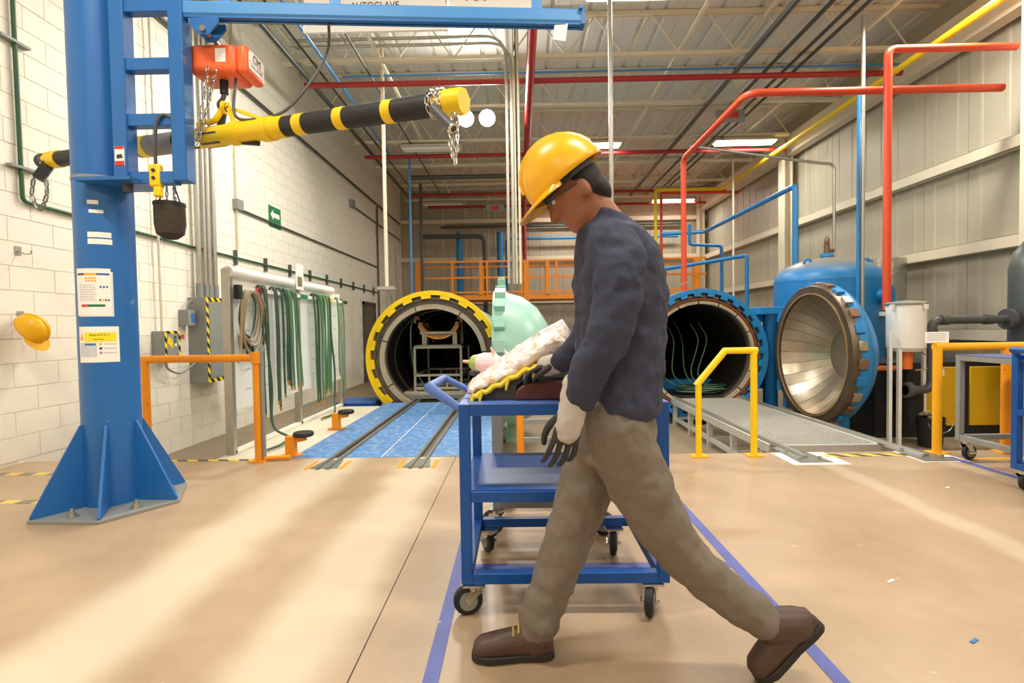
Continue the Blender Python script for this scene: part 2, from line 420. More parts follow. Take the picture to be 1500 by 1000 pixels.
for i, y in enumerate([3.2+2*k for k in range(9)]):
    if i == 0:
        mb = MB()
        for dy in (-.035, .035): mb.bb((jx0, dy-.025, ZT-ZC-.02), (jx1, dy+.025, ZT-ZC+.05)); 
        j = one(mb, 'roof_joist', M_JOIST, ce, (0, y, 0)); jp.append(j)
        mb = MB()
        for dy in (-.035, .035): mb.bb((jx0+.5, dy-.025, ZB-ZC-.03), (jx1-.5, dy+.025, ZB-ZC+.03))
        bc = one(mb, 'bottom_chord', M_JOIST, j, (0, 0, 0))
        w1 = MB().tube([(0, 0, ZB-ZC), (.5, 0, ZT-ZC)], .014, 6); w2 = MB().tube([(.5, 0, ZT-ZC), (1.0, 0, ZB-ZC)], .014, 6)
        subs = [bc]; x = jx0+.55
        wa = wb2 = None
        while x < jx1-1.2:
            if wa is None: a = wa = one(w1, 'web_bar', M_JOIST, j, (x, 0, 0)); b = wb2 = one(w2, 'web_bar', M_JOIST, j, (x, 0, 0))
            else:
                a = wa.copy(); b = wb2.copy()
                for c in (a, b): COL.objects.link(c); c.location = (x, 0, 0)
            subs += [a, b]; x += 1.0
    else:
        j2 = jp[0].copy(); COL.objects.link(j2); j2.location = (0, y, 0); jp.append(j2)
        for c in subs: d = c.copy(); COL.objects.link(d); d.parent = j2
for x, z in ((-2.4, ZB+.05), (2.9, ZB+.05), (5.8, ZB+.05), (-.2, ZT-.06), (4.4, ZT-.06)):
    MB().bar((x, 3.2, z), (x, 19.3, z), .05, .05).build('bridging_angle', M_JOIST, ce, smooth=False)

# ------------------------------------------------------------------ lamps
def lamp(x, y, lit, z=5.78, w=1.55, energy=150):
    lab = 'lit fluorescent strip lamp hanging below the roof joists' if lit else 'unlit white strip lamp hanging below the roof joists'
    t = thing('strip_lamp', (x, y, z), lab, 'lamp', 'lit strip lamps' if lit else 'unlit strip lamps')
    MB().prism([(x-w/2, y-.16, z), (x-w/2, y+.16, z), (x-w/2, y+.08, z+.09), (x-w/2, y-.08, z+.09)], (w, 0, 0)).build('housing', M_LAMPOFF, t, smooth=False)
    MB().bb((x-w/2+.04, y-.14, z-.05), (x+w/2-.04, y+.14, z-.002)).build('diffuser', M_LAMP if lit else M_WHITE, t, bevel=.02)
    for s in (-.5, .5): MB().cyl((x+s, y, z+.08), (x+s, y, ZT), .006, 6).build('hanger_rod', M_GALV, t)
    if lit:
        l = bpy.data.lights.new('lamp_light', 'AREA'); l.shape = 'RECTANGLE'; l.size = w; l.size_y = .3; l.energy = energy; l.color = (1, .95, .86)
        lo = bpy.data.objects.new('lamp_light', l); COL.objects.link(lo); lo.parent = t; lo.location = (0, 0, -.07)
for x in (-2.1, 1.75, 5.8):
    for y, e in ((-4.8, 100), (1.2, 130), (7.2, 150)): lamp(x, y, True, energy=e)
for x, y, l in ((1.9, 13.2, 1), (5.8, 13.2, 1), (-2.15, 13.2, 0), (-2.75, 19.2, 0), (1.9, 19.2, 1), (5.8, 19.2, 1)): lamp(x, y, bool(l), energy=110)
# twin high-bay lamp above the green autoclave
c = at(698, 173, 11.2)
t = thing('high_bay_lamp', c, 'bright twin-headed high-bay lamp between the roof joists', 'lamp')
MB().bb(c+V((-.36, -.08, .12)), c+V((.36, .08, .2))).build('mounting_bar', M_GREYP, t); MB().cyl(c+V((0, 0, .15)), V((c.x, c.y, 5.95)), .02, 8).build('hanger_rod', M_GALV, t)
for s in (-.23, .23):
    h = c + V((s, 0, 0)); ax = V((0, -.85, -.5)).normalized()
    o = MB().lathe([(.0, -.16), (.10, -.16), (.175, -.02), (.18, .02), (.17, .02), (.0, -.0)], h, ax, 20).build('lamp_head', M_LAMPOFF, t)
    MB().lathe([(0, .021), (.17, .021)], h, ax, 20).build('lens', mat('lamp_hot', '#fff6e2', .5, emit=40), o)
    l = bpy.data.lights.new('spot', 'AREA'); l.shape = 'DISK'; l.size = .36; l.energy = 70; l.color = (1, .95, .86)
    lo = bpy.data.objects.new('lamp_light', l); COL.objects.link(lo); lo.parent = t; lo.location = V((s, 0, 0)) + ax*.04; lo.rotation_euler = ax.to_track_quat('-Z', 'Y').to_euler()
for u, v, y, lab in ((725, 305, 17.2, 'small hanging emergency light box with red panel by the far mezzanine'), (1070, 170, 11.2, 'small grey emergency light box hanging beside the red pipe bend')):
    c = at(u, v, y); t = thing('emergency_light', c, lab, 'light')
    MB().bb(c+V((-.3, -.05, -.12)), c+V((.3, .05, .12))).build('housing', M_GREYP, t, bevel=.01)
    MB().bb(c+V((-.14, -.056, -.06)), c+V((.14, -.05, .06))).build('red_panel', M_INKR, t)
    MB().cyl(c+V((0, 0, .12)), V((c.x, c.y, ZB)), .008, 6).build('hanger_rod', M_GALV, t)

# ------------------------------------------------------------------ pipes under the roof
G = 'red sprinkler branch pipes'
for y, xl, lab in ((9.5, -3.86, 'dark red sprinkler branch pipe crossing under the roof above the hoist arm'), (13.5, -3.95, 'dark red sprinkler branch pipe crossing behind the high-bay lamp'), (17.4, -3.65, 'dark red sprinkler branch pipe crossing near the far mezzanine'), (19.2, -3.3, 'dark red sprinkler branch pipe crossing along the back wall')):
    pipe('sprinkler_pipe', lab, 'pipe', [(xl, y, 5.68), (XR-.5, y, 5.68)], .05, M_RED, G)
pipe('sprinkler_main', 'thick dark red sprinkler main running the length of the hall', 'pipe', [(.27, YF+.5, 5.58), (.27, 19.6, 5.58), (.27, 19.6, -.4)], .075, M_RED, n=14)
a = at(1001, 232, 10.5); b_ = V((a.x, 7.6, a.z))
pipe('fire_pipe', 'orange-red pipe dropping behind the blue autoclave after a long bend', 'pipe', [(XR-.45, 7.6, a.z), b_, a, (a.x, a.y, 1.65)], .055, M_ORED, rad=.2, n=12)
a = at(1301, 72, 7.4)
pipe('fire_pipe', 'orange-red pipe dropping straight down to the white filter vessel', 'pipe', [(XR-.45, 7.4, a.z), a, (a.x, a.y, 1.36)], .052, M_ORED, rad=.12, n=12)
pipe('gas_pipe', 'long yellow gas pipe running along under the roof by the right wall', 'pipe', [(6.5, YF+.5, 5.5), (6.6, 16.6, 5.5), (4.45, 16.6, 5.5), (4.45, 16.6, 1.9)], .055, M_GAS, rad=.1)
pipe('air_pipe', 'thin red pipe beside the end of the yellow gas pipe', 'pipe', [(7.2, 16.85, 5.45), (4.7, 16.85, 5.45), (4.7, 16.85, 1.5)], .045, M_ORED, rad=.08)
pipe('compressed_air_pipe', 'thin light-blue pipe crossing the hall under the roof joists', 'pipe', [(-3.2, 9.6, 5.88), (XR-.4, 9.6, 5.88)], .022, M_BLUEL, n=8)
pipe('compressed_air_pipe', 'thin light-blue pipe dropping beside the yellow locking ring', 'pipe', [(-3.25, 5, 5.87), (-3.4, 14, 5.87), (-2.9, 14, 5.87), (-2.9, 14, 1.4)], .03, M_BLUEL, n=8, rad=.06)
a = at(1165, 272, 10.3)
pipe('water_pipe', 'blue pipe rising behind the vertical blue tank and running back', 'pipe', [(a.x, a.y, 1.0), a, (a.x+.1, 15.5, a.z+.05), (a.x-1.2, 15.5, a.z)], .055, M_AUTOB, rad=.1)
a = at(1057, 360, 13); b_ = at(1010, 358, 13)
pipe('water_pipe', 'thin blue pipe stepping down behind the blue autoclave', 'pipe', [b_+V((0, 0, .5)), b_, a, (a.x, a.y, 1.3)], .04, M_AUTOB, rad=.08)
a = at(1094, 374, 12)
pipe('water_pipe', 'pair-width blue pipe standing between the blue autoclave and right wall', 'pipe', [a+V((-2.6, 3, -.2)), a, (a.x, a.y, .4)], .045, M_AUTOB, rad=.06)
a = at(1222, 240, 11)
pipe('conduit', 'bright galvanised conduit bending down beside the right wall', 'conduit', [at(1012, 214, 11), a+V((-.3, 0, .02)), a, (a.x, a.y, .5)], .03, M_GALV, rad=.25)
b_ = gnd(1262, 621, PIT); a = V((b_.x, b_.y, 5.9))
t = thing('standing_pole', b_, 'galvanised pole standing on the lower floor beside the vertical blue tank', 'pole')
MB().cyl(b_, a, .03, 12).build('pole', M_GALV, t); MB().cyl(b_, b_+V((0, 0, .12)), .045, 12).build('foot_sleeve', M_GREYP, t); MB().box(b_+V((0, 0, .01)), (.3, .3, .02)).build('foot_plate', M_GREYP, t)
pipe('water_pipe', 'slim blue pipe strapped along the galvanised standing pole', 'pipe', [b_+V((-.065, 0, 1.15)), b_+V((-.065, 0, 5.2))], .026, M_AUTOB)
a = at(1074, 300, 15)
pipe('conduit', 'pale vertical conduit beyond the blue autoclave near the right wall', 'conduit', [(a.x, a.y, -.3), (a.x, a.y, 5.9)], .03, M_OFFW)
# strut channels and conduits along the hall
for x, z, r, lab in ((4.1, 5.86, .05, 'dark grey cable duct under the roof left of the yellow gas pipe'), (4.65, 5.87, .035, 'slim grey conduit beside the dark cable duct under the roof'), (5.0, 5.87, .03, 'thin grey conduit next to the slim conduit under the roof'), (5.2, 5.87, .03, 'thin grey conduit nearest the yellow gas pipe under the roof'), (-3.85, 5.86, .045, 'dark grey pipe running back under the roof beside the block wall'), (-3.55, 5.89, .02, 'hair-thin dark conduit under the roof left of the light-blue pipe'), (-2.68, 5.89, .02, 'hair-thin dark conduit under the roof right of the light-blue pipe'), (.0, 5.88, .025, 'thin grey conduit beside the red sprinkler main')):
    pipe('conduit', lab, 'conduit', [(x, 4.2, z), (x, 18.6, z)], r, M_COND, n=8)
pipe('conduit', 'dark drain pipe crossing under the roof before the mezzanine', 'pipe', [(-3.2, 15.6, 5.75), (.6, 15.6, 5.75)], .06, M_COND)
for i, (u, zz) in enumerate(((741, 6.22), (748, 6.1))):
    a = at(u+4, 350, 9.0); x = a.x
    pipe('conduit', ('upper' if i == 0 else 'lower')+' galvanised conduit crossing under the roof and dropping to the green door', 'conduit', [(-3.9, 9.0, zz), (x, 9.0, zz), (x, 9.0, 1.95)], .028, M_GALV, rad=.4)
for i, u in enumerate((756, 762)):
    a = at(u, 350, 9.05)
    pipe('conduit', 'slim pale pipe dropping from the roof to behind the green door', 'conduit', [(a.x, 9.05, 6.66), (a.x, 9.05, 1.95)], .022, M_OFFW, 'pale drop pipes')
a = at(564, 300, 9.6)
t = thing('drop_pole', (a.x, 9.6, 1.93), 'cream pole dropping from the roof to the top of the yellow ring', 'pole')
MB().cyl((a.x, 9.6, 1.93), (a.x, 9.6, 6.5), .034, 10).build('pole', M_OFFW, t); MB().box((a.x, 9.6, 1.95), (.32, .2, .06)).build('end_bracket', M_GALV, t)
o = MB().cyl((at(893, 0, 6.0).x, 6.0, 2.2), (at(893, 0, 6.0).x, 6.0, 6.5), .026, 10).build('drop_pipe', M_GALV, None, org=(at(893, 0, 6.0).x, 6.0, 2.2)); tag(o, 'grey pipe dropping from the roof behind the worker', 'pipe')
# ================================================================== JIB CRANE
JC = V((-2.87, 3.55, 0)); JR = .172
jib = thing('jib_crane', JC, 'tall blue jib crane column with gusseted base and horizontal boom', 'crane')
HX = [gnd(138, 776), gnd(246, 741), gnd(255, 714)]
def hexv(i, r): a = math.radians(-62 + 60*i); return JC + V((math.cos(a)*r, math.sin(a)*r, 0))
HR = .47
plate = MB().prism([hexv(i, HR) for i in range(6)], (0, 0, .022)).build('base_plate', M_GREYP, jib, bevel=.003)
MB().cyl(JC+V((0, 0, .02)), JC+V((0, 0, 5.2)), JR, 48).build('column', M_BLUE, jib)
for i in range(6):
    d = (hexv(i, 1)-JC).normalized(); s = V((-d.y, d.x, 0))*.009
    a = JC + d*(JR-.01)
    MB().prism([a-s+V((0, 0, .022)), JC+d*(HR-.015)-s+V((0, 0, .022)), JC+d*(HR-.015)-s+V((0, 0, .04)), JC+d*(JR+.012)-s+V((0, 0, .58)), a-s+V((0, 0, .58))], s*2).build('gusset', M_BLUE, jib, smooth=False, bevel=.002)
for i in range(6):
    d = (hexv(i, 1)+hexv(i+1, 1))/2-JC; d.normalize(); p = JC + d*.335 + V((0, 0, .022))
    b = MB(); b.cyl(p, p+V((0, 0, .006)), .036, 16); b.cyl(p+V((0, 0, .006)), p+V((0, 0, .03)), .022, 6); b.cyl(p+V((0, 0, .03)), p+V((0, 0, .055)), .011, 10)
    b.build('anchor_bolt', M_GALV, plate)
zc = at(150, 262, 3.4).z
MB().lathe([(JR+.001, -.01), (JR+.004, -.01), (JR+.004, .01), (JR+.001, .01)], JC+V((0, 0, zc+.02)), n=40, close=True).build('seam_band', M_GREYP, jib)
# rotating mast frame
YM = 3.42
pl, pr = at(181, 140, YM).x, at(266, 140, YM).x; zb = at(220, 268, YM).z; ztop = 4.6
for x, w in ((pl, .095), (pr, .095)): MB().bb((x-w/2, YM-.05, zb), (x+w/2, YM+.05, ztop)).build('mast_post', M_BLUE, jib, bevel=.006)
for v in (12, 97, 178, 262):
    z = at(222, v, YM).z; MB().bb((pl+.04, YM-.035, z-.04), (pr-.04, YM+.035, z+.04)).build('mast_rung', M_BLUE, jib, bevel=.004)
mb = MB(); mb.bb((JC.x+.02, JC.y-.26, zb-.01), (pl+.12, JC.y+.05, zb+.012)); mb.build('bearing_plate', M_BLUE, jib)
MB().cyl((pl+.02, YM-.02, zb-.06), (pl+.02, YM-.02, zb), .03, 14).build('pivot_pin', M_DGREY, jib)
mb = MB(); mb.bb((JC.x, JC.y-.2, 4.35), (pl+.02, JC.y, 4.45)); mb.build('upper_arm', M_BLUE, jib)
lb = MB().bb((pl-.035, YM-.0515, at(180, 246, YM).z), (pl+.030, YM-.0502, at(180, 218, YM).z)).build('warning_sticker', M_PAPER, jib, smooth=False)
za, zz = at(180, 246, YM).z, at(180, 218, YM).z
MB().bb((pl-.033, YM-.053, za), (pl+.028, YM-.0516, za+.03)).build('red_strip', M_INKR, lb, smooth=False)
MB().bb((pl-.033, YM-.053, zz-.018), (pl+.028, YM-.0516, zz)).build('red_strip', M_INKR, lb, smooth=False)
MB().prism([(pl-.02, YM-.053, za+.045), (pl+.02, YM-.053, za+.05), (pl+.012, YM-.053, za+.075), (pl-.022, YM-.053, za+.07)], (0, .0014, 0)).build('pictogram', M_INK, lb, smooth=False)
# boom
B0 = at(258, 17, YM); kz = at(853, 29, 1).z - CAM_H; B1 = at(853, 29, (B0.z-CAM_H)/kz); B1.z = B0.z
dB = (B1-B0).normalized(); sB = V((-dB.y, dB.x, 0))
def bp_(t, s, z): return B0 + dB*t + sB*s + V((0, 0, z))
LB = (B1-B0).length
boom = MB().prism([bp_(0, s, z) for s, z in ((-.035, .052), (.035, .052), (.04, .04), (.04, -.025), (.03, -.04), (-.03, -.04), (-.04, -.025), (-.04, .04))], dB*LB).build('boom', M_BLUEL, jib, smooth=False)
MB().prism([bp_(0, s, z) for s, z in ((-.034, -.04), (-.008, -.04), (-.008, -.055), (-.034, -.052))], dB*LB).build('track_lip', M_BLUE, boom, smooth=False)
MB().prism([bp_(0, s, z) for s, z in ((.008, -.04), (.034, -.04), (.034, -.052), (.008, -.055))], dB*LB).build('track_lip', M_BLUE, boom, smooth=False)
e = MB(); e.bar(bp_(LB-.02, 0, 0), bp_(LB+.012, 0, 0), .085, .10); e.cyl(bp_(LB-.02, -.07, .05), bp_(LB-.02, .07, .05), .014, 10); e.build('end_stop', M_BLUE, boom)
for u in (338, 491, 787):
    t_ = (at(u, 5, 3.5).x - B0.x)/dB.x
    MB().bar(bp_(t_, 0, .06), bp_(t_, 0, .9), .07, .02, up=sB).build('hanger_plate', M_BLUEL, boom)
MB().bar(bp_(-.1, 0, .93), bp_(LB-.1, 0, .93), .12, .1).build('carrier_beam', M_BLUE, boom)
tg = bp_(LB-.16, -.03, -.1); MB().box(tg, (.09, .002, .12), Matrix.Rotation(.15, 3, 'Y')).build('clear_tag', mat('pale_tag', '#d7e6ee', .3, var=.05), boom)

# paper notices round the column
fJ = V((-JC.x, -JC.y, 0)).normalized(); rJ = V((-fJ.y, fJ.x, 0))
def cp(th, z, r): return JC + (fJ*math.cos(th) + rJ*math.sin(th))*r + V((0, 0, z))
def patch(t0, t1, z0, z1, r, n=10, th=.0012):
    mb = MB(); vs = []
    for i in range(n+1):
        t = t0 + (t1-t0)*i/n; vs += [cp(t, z0, r), cp(t, z1, r), cp(t, z1, r+th), cp(t, z0, r+th)]
    fs = []
    for i in range(n):
        a = i*4; fs += [(a+k, a+4+k, a+4+(k+1) % 4, a+(k+1) % 4) for k in range(4)]
    fs += [(0, 1, 2, 3), (n*4+3, n*4+2, n*4+1, n*4)]
    return mb.add(vs, fs)
def ctext(body, size, th, z, r, m, parent):
    o = text(body, size, (0, 0, 0), (1, 0, 0), (0, 1, 0), m, None)
    w = parent.location + (parent.parent.location if parent.parent else V((0, 0, 0)))
    for v in o.data.vertices: v.co = cp(th + v.co.x/r, z + v.co.y, r + v.co.z) - w
    o.parent = parent; return o
zcol = lambda v: at(145, v, 3.36).z
t0, t1 = -1.12, .12
n1 = thing('notice_sheet', cp(-.5, zcol(462), JR), 'upper white notice sheet with small coloured pictures on the blue column', 'notice')
z0, z1 = zcol(462), zcol(392)
sh = patch(t0, t1, z0, z1, JR+.001).build('sheet', M_PAPER, n1)
patch(t0+.1, t1+.07, z0-.006, z1-.02, JR+.0002, th=.0005).build('back_sheet', mat('pale_sheet', '#dfe6e4', .5, var=.02), n1)
H = z1-z0; R2 = JR+.0024
for a, b, m in ((.06, .3, M_DGREY), (.3, .65, M_YELO), (.65, .97, M_INKB)): patch(t0+(t1-t0)*a, t0+(t1-t0)*b, z1-H*.14, z1-H*.10, R2, 4).build('header_band', m, sh)
for i in range(4):
    for j in range(2): patch(t0+(t1-t0)*(.34+i*.08), t0+(t1-t0)*(.39+i*.08), z1-H*(.22+j*.06), z1-H*(.185+j*.06), R2, 2).build('icon', M_YELO, sh)
for i, m in enumerate((M_SIGNG, M_YELO, M_INKR, M_INKB)): patch(t0+(t1-t0)*(.7+i*.07), t0+(t1-t0)*(.745+i*.07), z0+H*.31, z0+H*.35, R2, 2).build('icon', m, sh)
for i in range(3): patch(t0+(t1-t0)*(.72+i*.08), t0+(t1-t0)*(.77+i*.08), z0+H*.59, z0+H*.63, R2, 2).build('icon', M_INKB, sh)
patch(t0+(t1-t0)*.18, t0+(t1-t0)*.36, z0+H*.19, z0+H*.24, R2, 3).build('footer_band', M_INKR, sh); patch(t0+(t1-t0)*.37, t0+(t1-t0)*.84, z0+H*.19, z0+H*.24, R2, 4).build('footer_band', M_SIGNG, sh)
for i in range(9): patch(t0+(t1-t0)*.12, t0+(t1-t0)*(.58+.03*(i % 3)), z1-H*(.36+i*.04), z1-H*(.352+i*.04), R2, 4, .0004).build('text_line', M_INKG, sh)
n2 = thing('notice_sheet', cp(-.4, zcol(531), JR), 'lower white notice with yellow crane title band on the blue column', 'notice')
z0, z1 = zcol(531), zcol(478); H = z1-z0; t0, t1 = -1.1, .32; W = t1-t0
sh = patch(t0, t1, z0, z1, JR+.001).build('sheet', M_PAPER, n2)
patch(t0+W*.2, t0+W*.93, z1-H*.42, z1-H*.16, R2).build('title_band', mat('notice_yellow', '#f3e528', .5, var=.02), sh)
ctext('Grúa ATCK 3', .020, t0+W*.56, z1-H*.235, R2+.0018, mat('ink_brown', '#8f7d1c', .6, var=.02), sh); patch(t0+W*.42, t0+W*.66, z1-H*.365, z1-H*.345, R2+.0013, 3, .0004).build('text_line', mat('ink_brown', '#8f7d1c', .6), sh)
a = t0+W*.04; b = t0+W*.16; mt = MB()
mt.add([cp(a, z1-H*.38, R2+.001), cp(b, z1-H*.38, R2+.001), cp((a+b)/2, z1-H*.16, R2+.001)], [(0, 1, 2)]).build('warning_triangle', M_YELO, sh, fixn=False)
patch(t0+W*.03, t0+W*.5, z0+H*.16, z1-H*.45, R2, 5, .0004).build('diagram_box', mat('diagram_grey', '#ccd3dc', .5, var=.15, scale=60), sh)
patch(t0+W*.2, t0+W*.48, z1-H*.52, z1-H*.47, R2+.0005, 4).build('diagram_header', M_INKB, sh)
for i in range(3):
    patch(t0+W*.56, t0+W*.62, z1-H*(.52+i*.12), z1-H*(.46+i*.12), R2, 2).build('icon', (M_YELO, M_INK, M_INKG)[i], sh)
    patch(t0+W*.66, t0+W*.93, z1-H*(.50+i*.12), z1-H*(.485+i*.12), R2, 3, .0004).build('text_line', M_INKG, sh)
for (u0, u1, v0, v1) in ((117, 133, 291, 297), (119, 140, 305, 310), (116, 150, 338, 346), (116, 151, 348, 356)):
    s0, s1 = math.asin(max(-.98, (u0-141)/47.)), math.asin((u1-141)/47.)
    lb = patch(s0, s1, zcol(v1), zcol(v0), JR+.0005, 5).build('label_strip', M_PAPER, jib)

# ================================================================== CHAIN HOIST
hx0, hx1 = at(274, 85, 3.5).x, at(345, 85, 3.5).x
hz0, hz1 = at(320, 107, 3.5).z, at(320, 62, 3.5).z
HC = V(((hx0+hx1)/2, 3.63, (hz0+hz1)/2)); hl, hd, hh = (hx1-hx0), .27, (hz1-hz0)
hoist = thing('chain_hoist', V((HC.x, HC.y, hz0)), 'orange electric chain hoist hanging on a trolley under the blue boom', 'hoist')
body = MB().box(HC, (hl, hd, hh)).build('body', M_HOIST, hoist); m_ = body.modifiers.new('bevel', 'BEVEL'); m_.width = .045; m_.segments = 4
cover = MB().box(HC+V((hl/2+.035, 0, 0)), (.08, hd*.94, hh*.94)).build('end_cover', M_HOIST, hoist); m_ = cover.modifiers.new('bevel', 'BEVEL'); m_.width = .03; m_.segments = 3
ex = HC.x+hl/2+.076
MB().prism([(ex, HC.y+y, HC.z+z) for y, z in ((-.10, -.06), (.09, -.06), (.105, -.04), (.105, .05), (.09, .07), (-.085, .07), (-.105, .045), (-.105, -.045))], (.002, 0, 0)).build('name_plate', M_PAPER, cover, smooth=False)
text('CM', .075, (ex+.003, HC.y, HC.z+.028), (0, 1, 0), (0, 0, 1), M_INK, cover)
text('VALUSTAR', .032, (ex+.003, HC.y, HC.z-.03), (0, 1, 0), (0, 0, 1), M_INKG, cover)
MB().bb((ex+.002, HC.y-.1, HC.z-.006), (ex+.003, HC.y+.1, HC.z-.003)).build('name_plate_line', M_INKR, cover, smooth=False)
MB().bb((HC.x+.03, HC.y-hd/2-.002, HC.z-.03), (HC.x+.1, HC.y-hd/2+.001, HC.z+.06)).build('rating_sticker', M_PAPER, body, smooth=False)
# trolley
tc_ = V((HC.x+.02, B0.y+(HC.x-B0.x)*dB.y, B0.z-.06))
MB().prism([tc_+V((x, -.045, z)) for x, z in ((-.10, .0), (.10, .0), (.10, -.035), (.03, -.11), (-.03, -.11), (-.10, -.035))], (0, .012, 0)).build('trolley_plate', M_BLUE, hoist)
MB().prism([tc_+V((x, .04, z)) for x, z in ((-.10, .0), (.10, .0), (.10, -.035), (.03, -.11), (-.03, -.11), (-.10, -.035))], (0, .012, 0)).build('trolley_plate', M_BLUE, hoist)
MB().cyl(tc_+V((0, -.06, -.075)), tc_+V((0, .07, -.075)), .02, 12).build('trolley_bolt', M_CHROME, hoist)
MB().cyl(tc_+V((0, 0, -.07)), V((tc_.x, HC.y, hz1-.01)), .016, 10).build('suspension_shank', M_GALV, hoist)
# hook and load chain
HK = V((HC.x+.02, HC.y-.02, hz0))
MB().cyl(HK+V((0, 0, .02)), HK+V((0, 0, -.09)), .028, 14).build('chain_stop', M_BLACK, hoist)
hk = spline([HK+V((0, 0, -.08)), HK+V((-.01, 0, -.12)), HK+V((-.04, 0, -.16)), HK+V((-.02, 0, -.20)), HK+V((.025, 0, -.19)), HK+V((.035, 0, -.155))], 5)
MB().tube(hk, [.016]*(len(hk)-4)+[.014, .011, .008, .005], 10).build('load_hook', M_DGREY, hoist)
BAG = at(249, 322, 3.52)
p1 = V((HC.x-.02, HC.y-hd/2-.01, hz0+.04)); p2 = at(284, 215, 3.62)
chain([p1, p1+V((-.01, 0, -.12)), p2, V((BAG.x+.035, BAG.y, BAG.z+.30)), BAG+V((.035, 0, .05))], .036, .0045).build('slack_chain', M_CHROME, hoist)
chain([p1+V((.06, 0, -.03)), p2+V((.035, 0, .03)), V((BAG.x+.0, BAG.y-.02, BAG.z+.26)), BAG+V((-.005, -.02, .05))], .036, .0045).build('slack_chain', M_CHROME, hoist)
chain([V((BAG.x+.02, BAG.y+.03, BAG.z+.24)), BAG+V((.02, .03, .05))], .036, .0045).build('slack_chain', M_CHROME, hoist)
bag = MB().lathe([(.0, -.135), (.045, -.13), (.082, -.10), (.093, -.03), (.094, .10), (.088, .10), (.087, -.02), (.0, -.12)], BAG, n=22)
for i, v in enumerate(bag.v):
    a = math.atan2(v.y-BAG.y, v.x-BAG.x); k = 1+.05*math.sin(5*a)*(1 if v.z < BAG.z+.08 else .2); v.x = BAG.x+(v.x-BAG.x)*k; v.y = BAG.y+(v.y-BAG.y)*k
bagO = bag.build('chain_bag', M_CANVAS, hoist)
MB().lathe([(.086, .095), (.098, .095), (.098, .115), (.086, .115)], BAG, n=24, close=True).build('bag_rim', M_BLACK, bagO)
for s in (-.08, .08): MB().tube([BAG+V((s, 0, .1)), BAG+V((s*.3, 0, .27))], .005, 6).build('bag_strap', M_BLACK, bagO)
PD = at(229, 262, 3.40)
pend = MB().box(PD+V((0, 0, .02)), (.075, .05, .15)).build('pendant', M_YEL, hoist, bevel=.014); MB().box(PD+V((.012, 0, -.085)), (.05, .042, .07)).build('pendant_grip', M_YEL, pend, bevel=.01)
for k in (0, 1): MB().cyl(PD+V((0, -.025, .05-.05*k)), PD+V((0, -.034, .05-.05*k)), .011, 10).build('push_button', M_BLACK, pend)
MB().tube(spline([V((pr-.04, YM-.03, at(250, 176, YM).z)), at(240, 168, 3.38), at(230, 178, 3.37), at(227, 210, 3.38), PD+V((0, 0, .08))], 6), .011, 8).build('pendant_cable', M_DGREY, hoist)
pc = [bp_((at(490, 38, 3.6).x-B0.x)/dB.x, 0, -.06), at(480, 75, 3.6), at(455, 120, 3.55), at(420, 160, 3.5), at(385, 173, 3.5), at(345, 170, 3.55), HC+V((.12, -.05, -hh/2))]
MB().tube(spline(pc, 6), .010, 8).build('power_cable', M_DGREY, hoist)

# ================================================================== LIFTING ARM
def lb_(u):
    t = (u-65)/(672-65); v = 236 + (149-236)*t; iy = 1/4.55 + (1/2.88-1/4.55)*t; return at(u, v, 1/iy)
LA, LBt = lb_(62), lb_(676)
def lp_(u): return LA + (LBt-LA)*((lb_(u).x-LA.x)/(LBt.x-LA.x))
arm = thing('lifting_arm', lb_(325), 'long black and yellow striped lifting arm slung under the orange hoist', 'lifting beam')
def seg(u0, u1, r, m, name, n=8, par=None):
    return MB().tube([lp_(u0), lp_(u1)], r, n).build(name, m, par or arm, angle=60)
pole = seg(62, 676, .064, M_BLACK, 'pole', 20)
seg(296, 420, .073, M_YEL, 'yellow_sleeve', 8); seg(205, 262, .078, mat('grey_wrap', '#9a9388', .7, var=.15), 'padding_wrap', 14); seg(70, 90, .072, M_YEL, 'yellow_sleeve', 10)
seg(212, 222, .081, M_YEL, 'yellow_band', 14)
for u in (343, 387): seg(u, u+13, .079, M_YEL, 'clamp_ring', 20)
for u in (437, 496, 566): seg(u, u+13, .0665, M_YEL, 'yellow_band', 20)
seg(303, 330, .0735, M_DGREY, 'worn_patch', 7)
tip = seg(640, 680, .074, M_YEL, 'yellow_tip', 7)
ap = HK+V((0, 0, -.185)); 
mb = MB(); mb.bar(ap+V((0, 0, .03)), lb_(322)+V((0, 0, .03)), .05, .016, up=(0, 1, 0)); mb.build('centre_plate', M_DGREY, arm)
MB().bar(ap+V((.02, 0, .03)), lb_(346)+V((0, 0, .05)), .035, .02, up=(0, 1, 0)).build('brace', M_YEL, arm); MB().bar(ap+V((.03, 0, 0)), lb_(394)+V((0, 0, .05)), .02, .02, up=(0, 1, 0)).build('brace', M_YEL, arm)
MB().tube(spline([ap+V((0, 0, .02)), ap+V((-.08, 0, -.09)), lb_(298)+V((-.02, 0, .11)), lb_(292)+V((0, 0, .03))], 5), .02, 8).build('brace', M_YEL, arm)
MB().bar(lb_(350)+V((0, 0, -.06)), lb_(378)+V((0, 0, -.085)), .03, .03).build('side_lug', M_BLACK, arm)
MB().lathe([(.028, -.01), (.045, -.01), (.045, .01), (.028, .01)], ap, (1, 0, 0), 16, close=True).build('lifting_eye', M_YEL, arm)
dA = (LBt-LA).normalized()
q = lb_(640)
for k in (-.02, .02, .05):
    ring = [q + dA*k + (V((0, 0, 1))*math.cos(t) + dA.cross(V((0, 0, 1)))*math.sin(t))*.076 for t in [2*PI*i/10 for i in range(11)]]
    chain(ring, .036, .0055).build('wrapped_chain', M_CHROME, arm)
p0 = at(634, 158, 2.78); p1 = at(664, 188, 2.70)
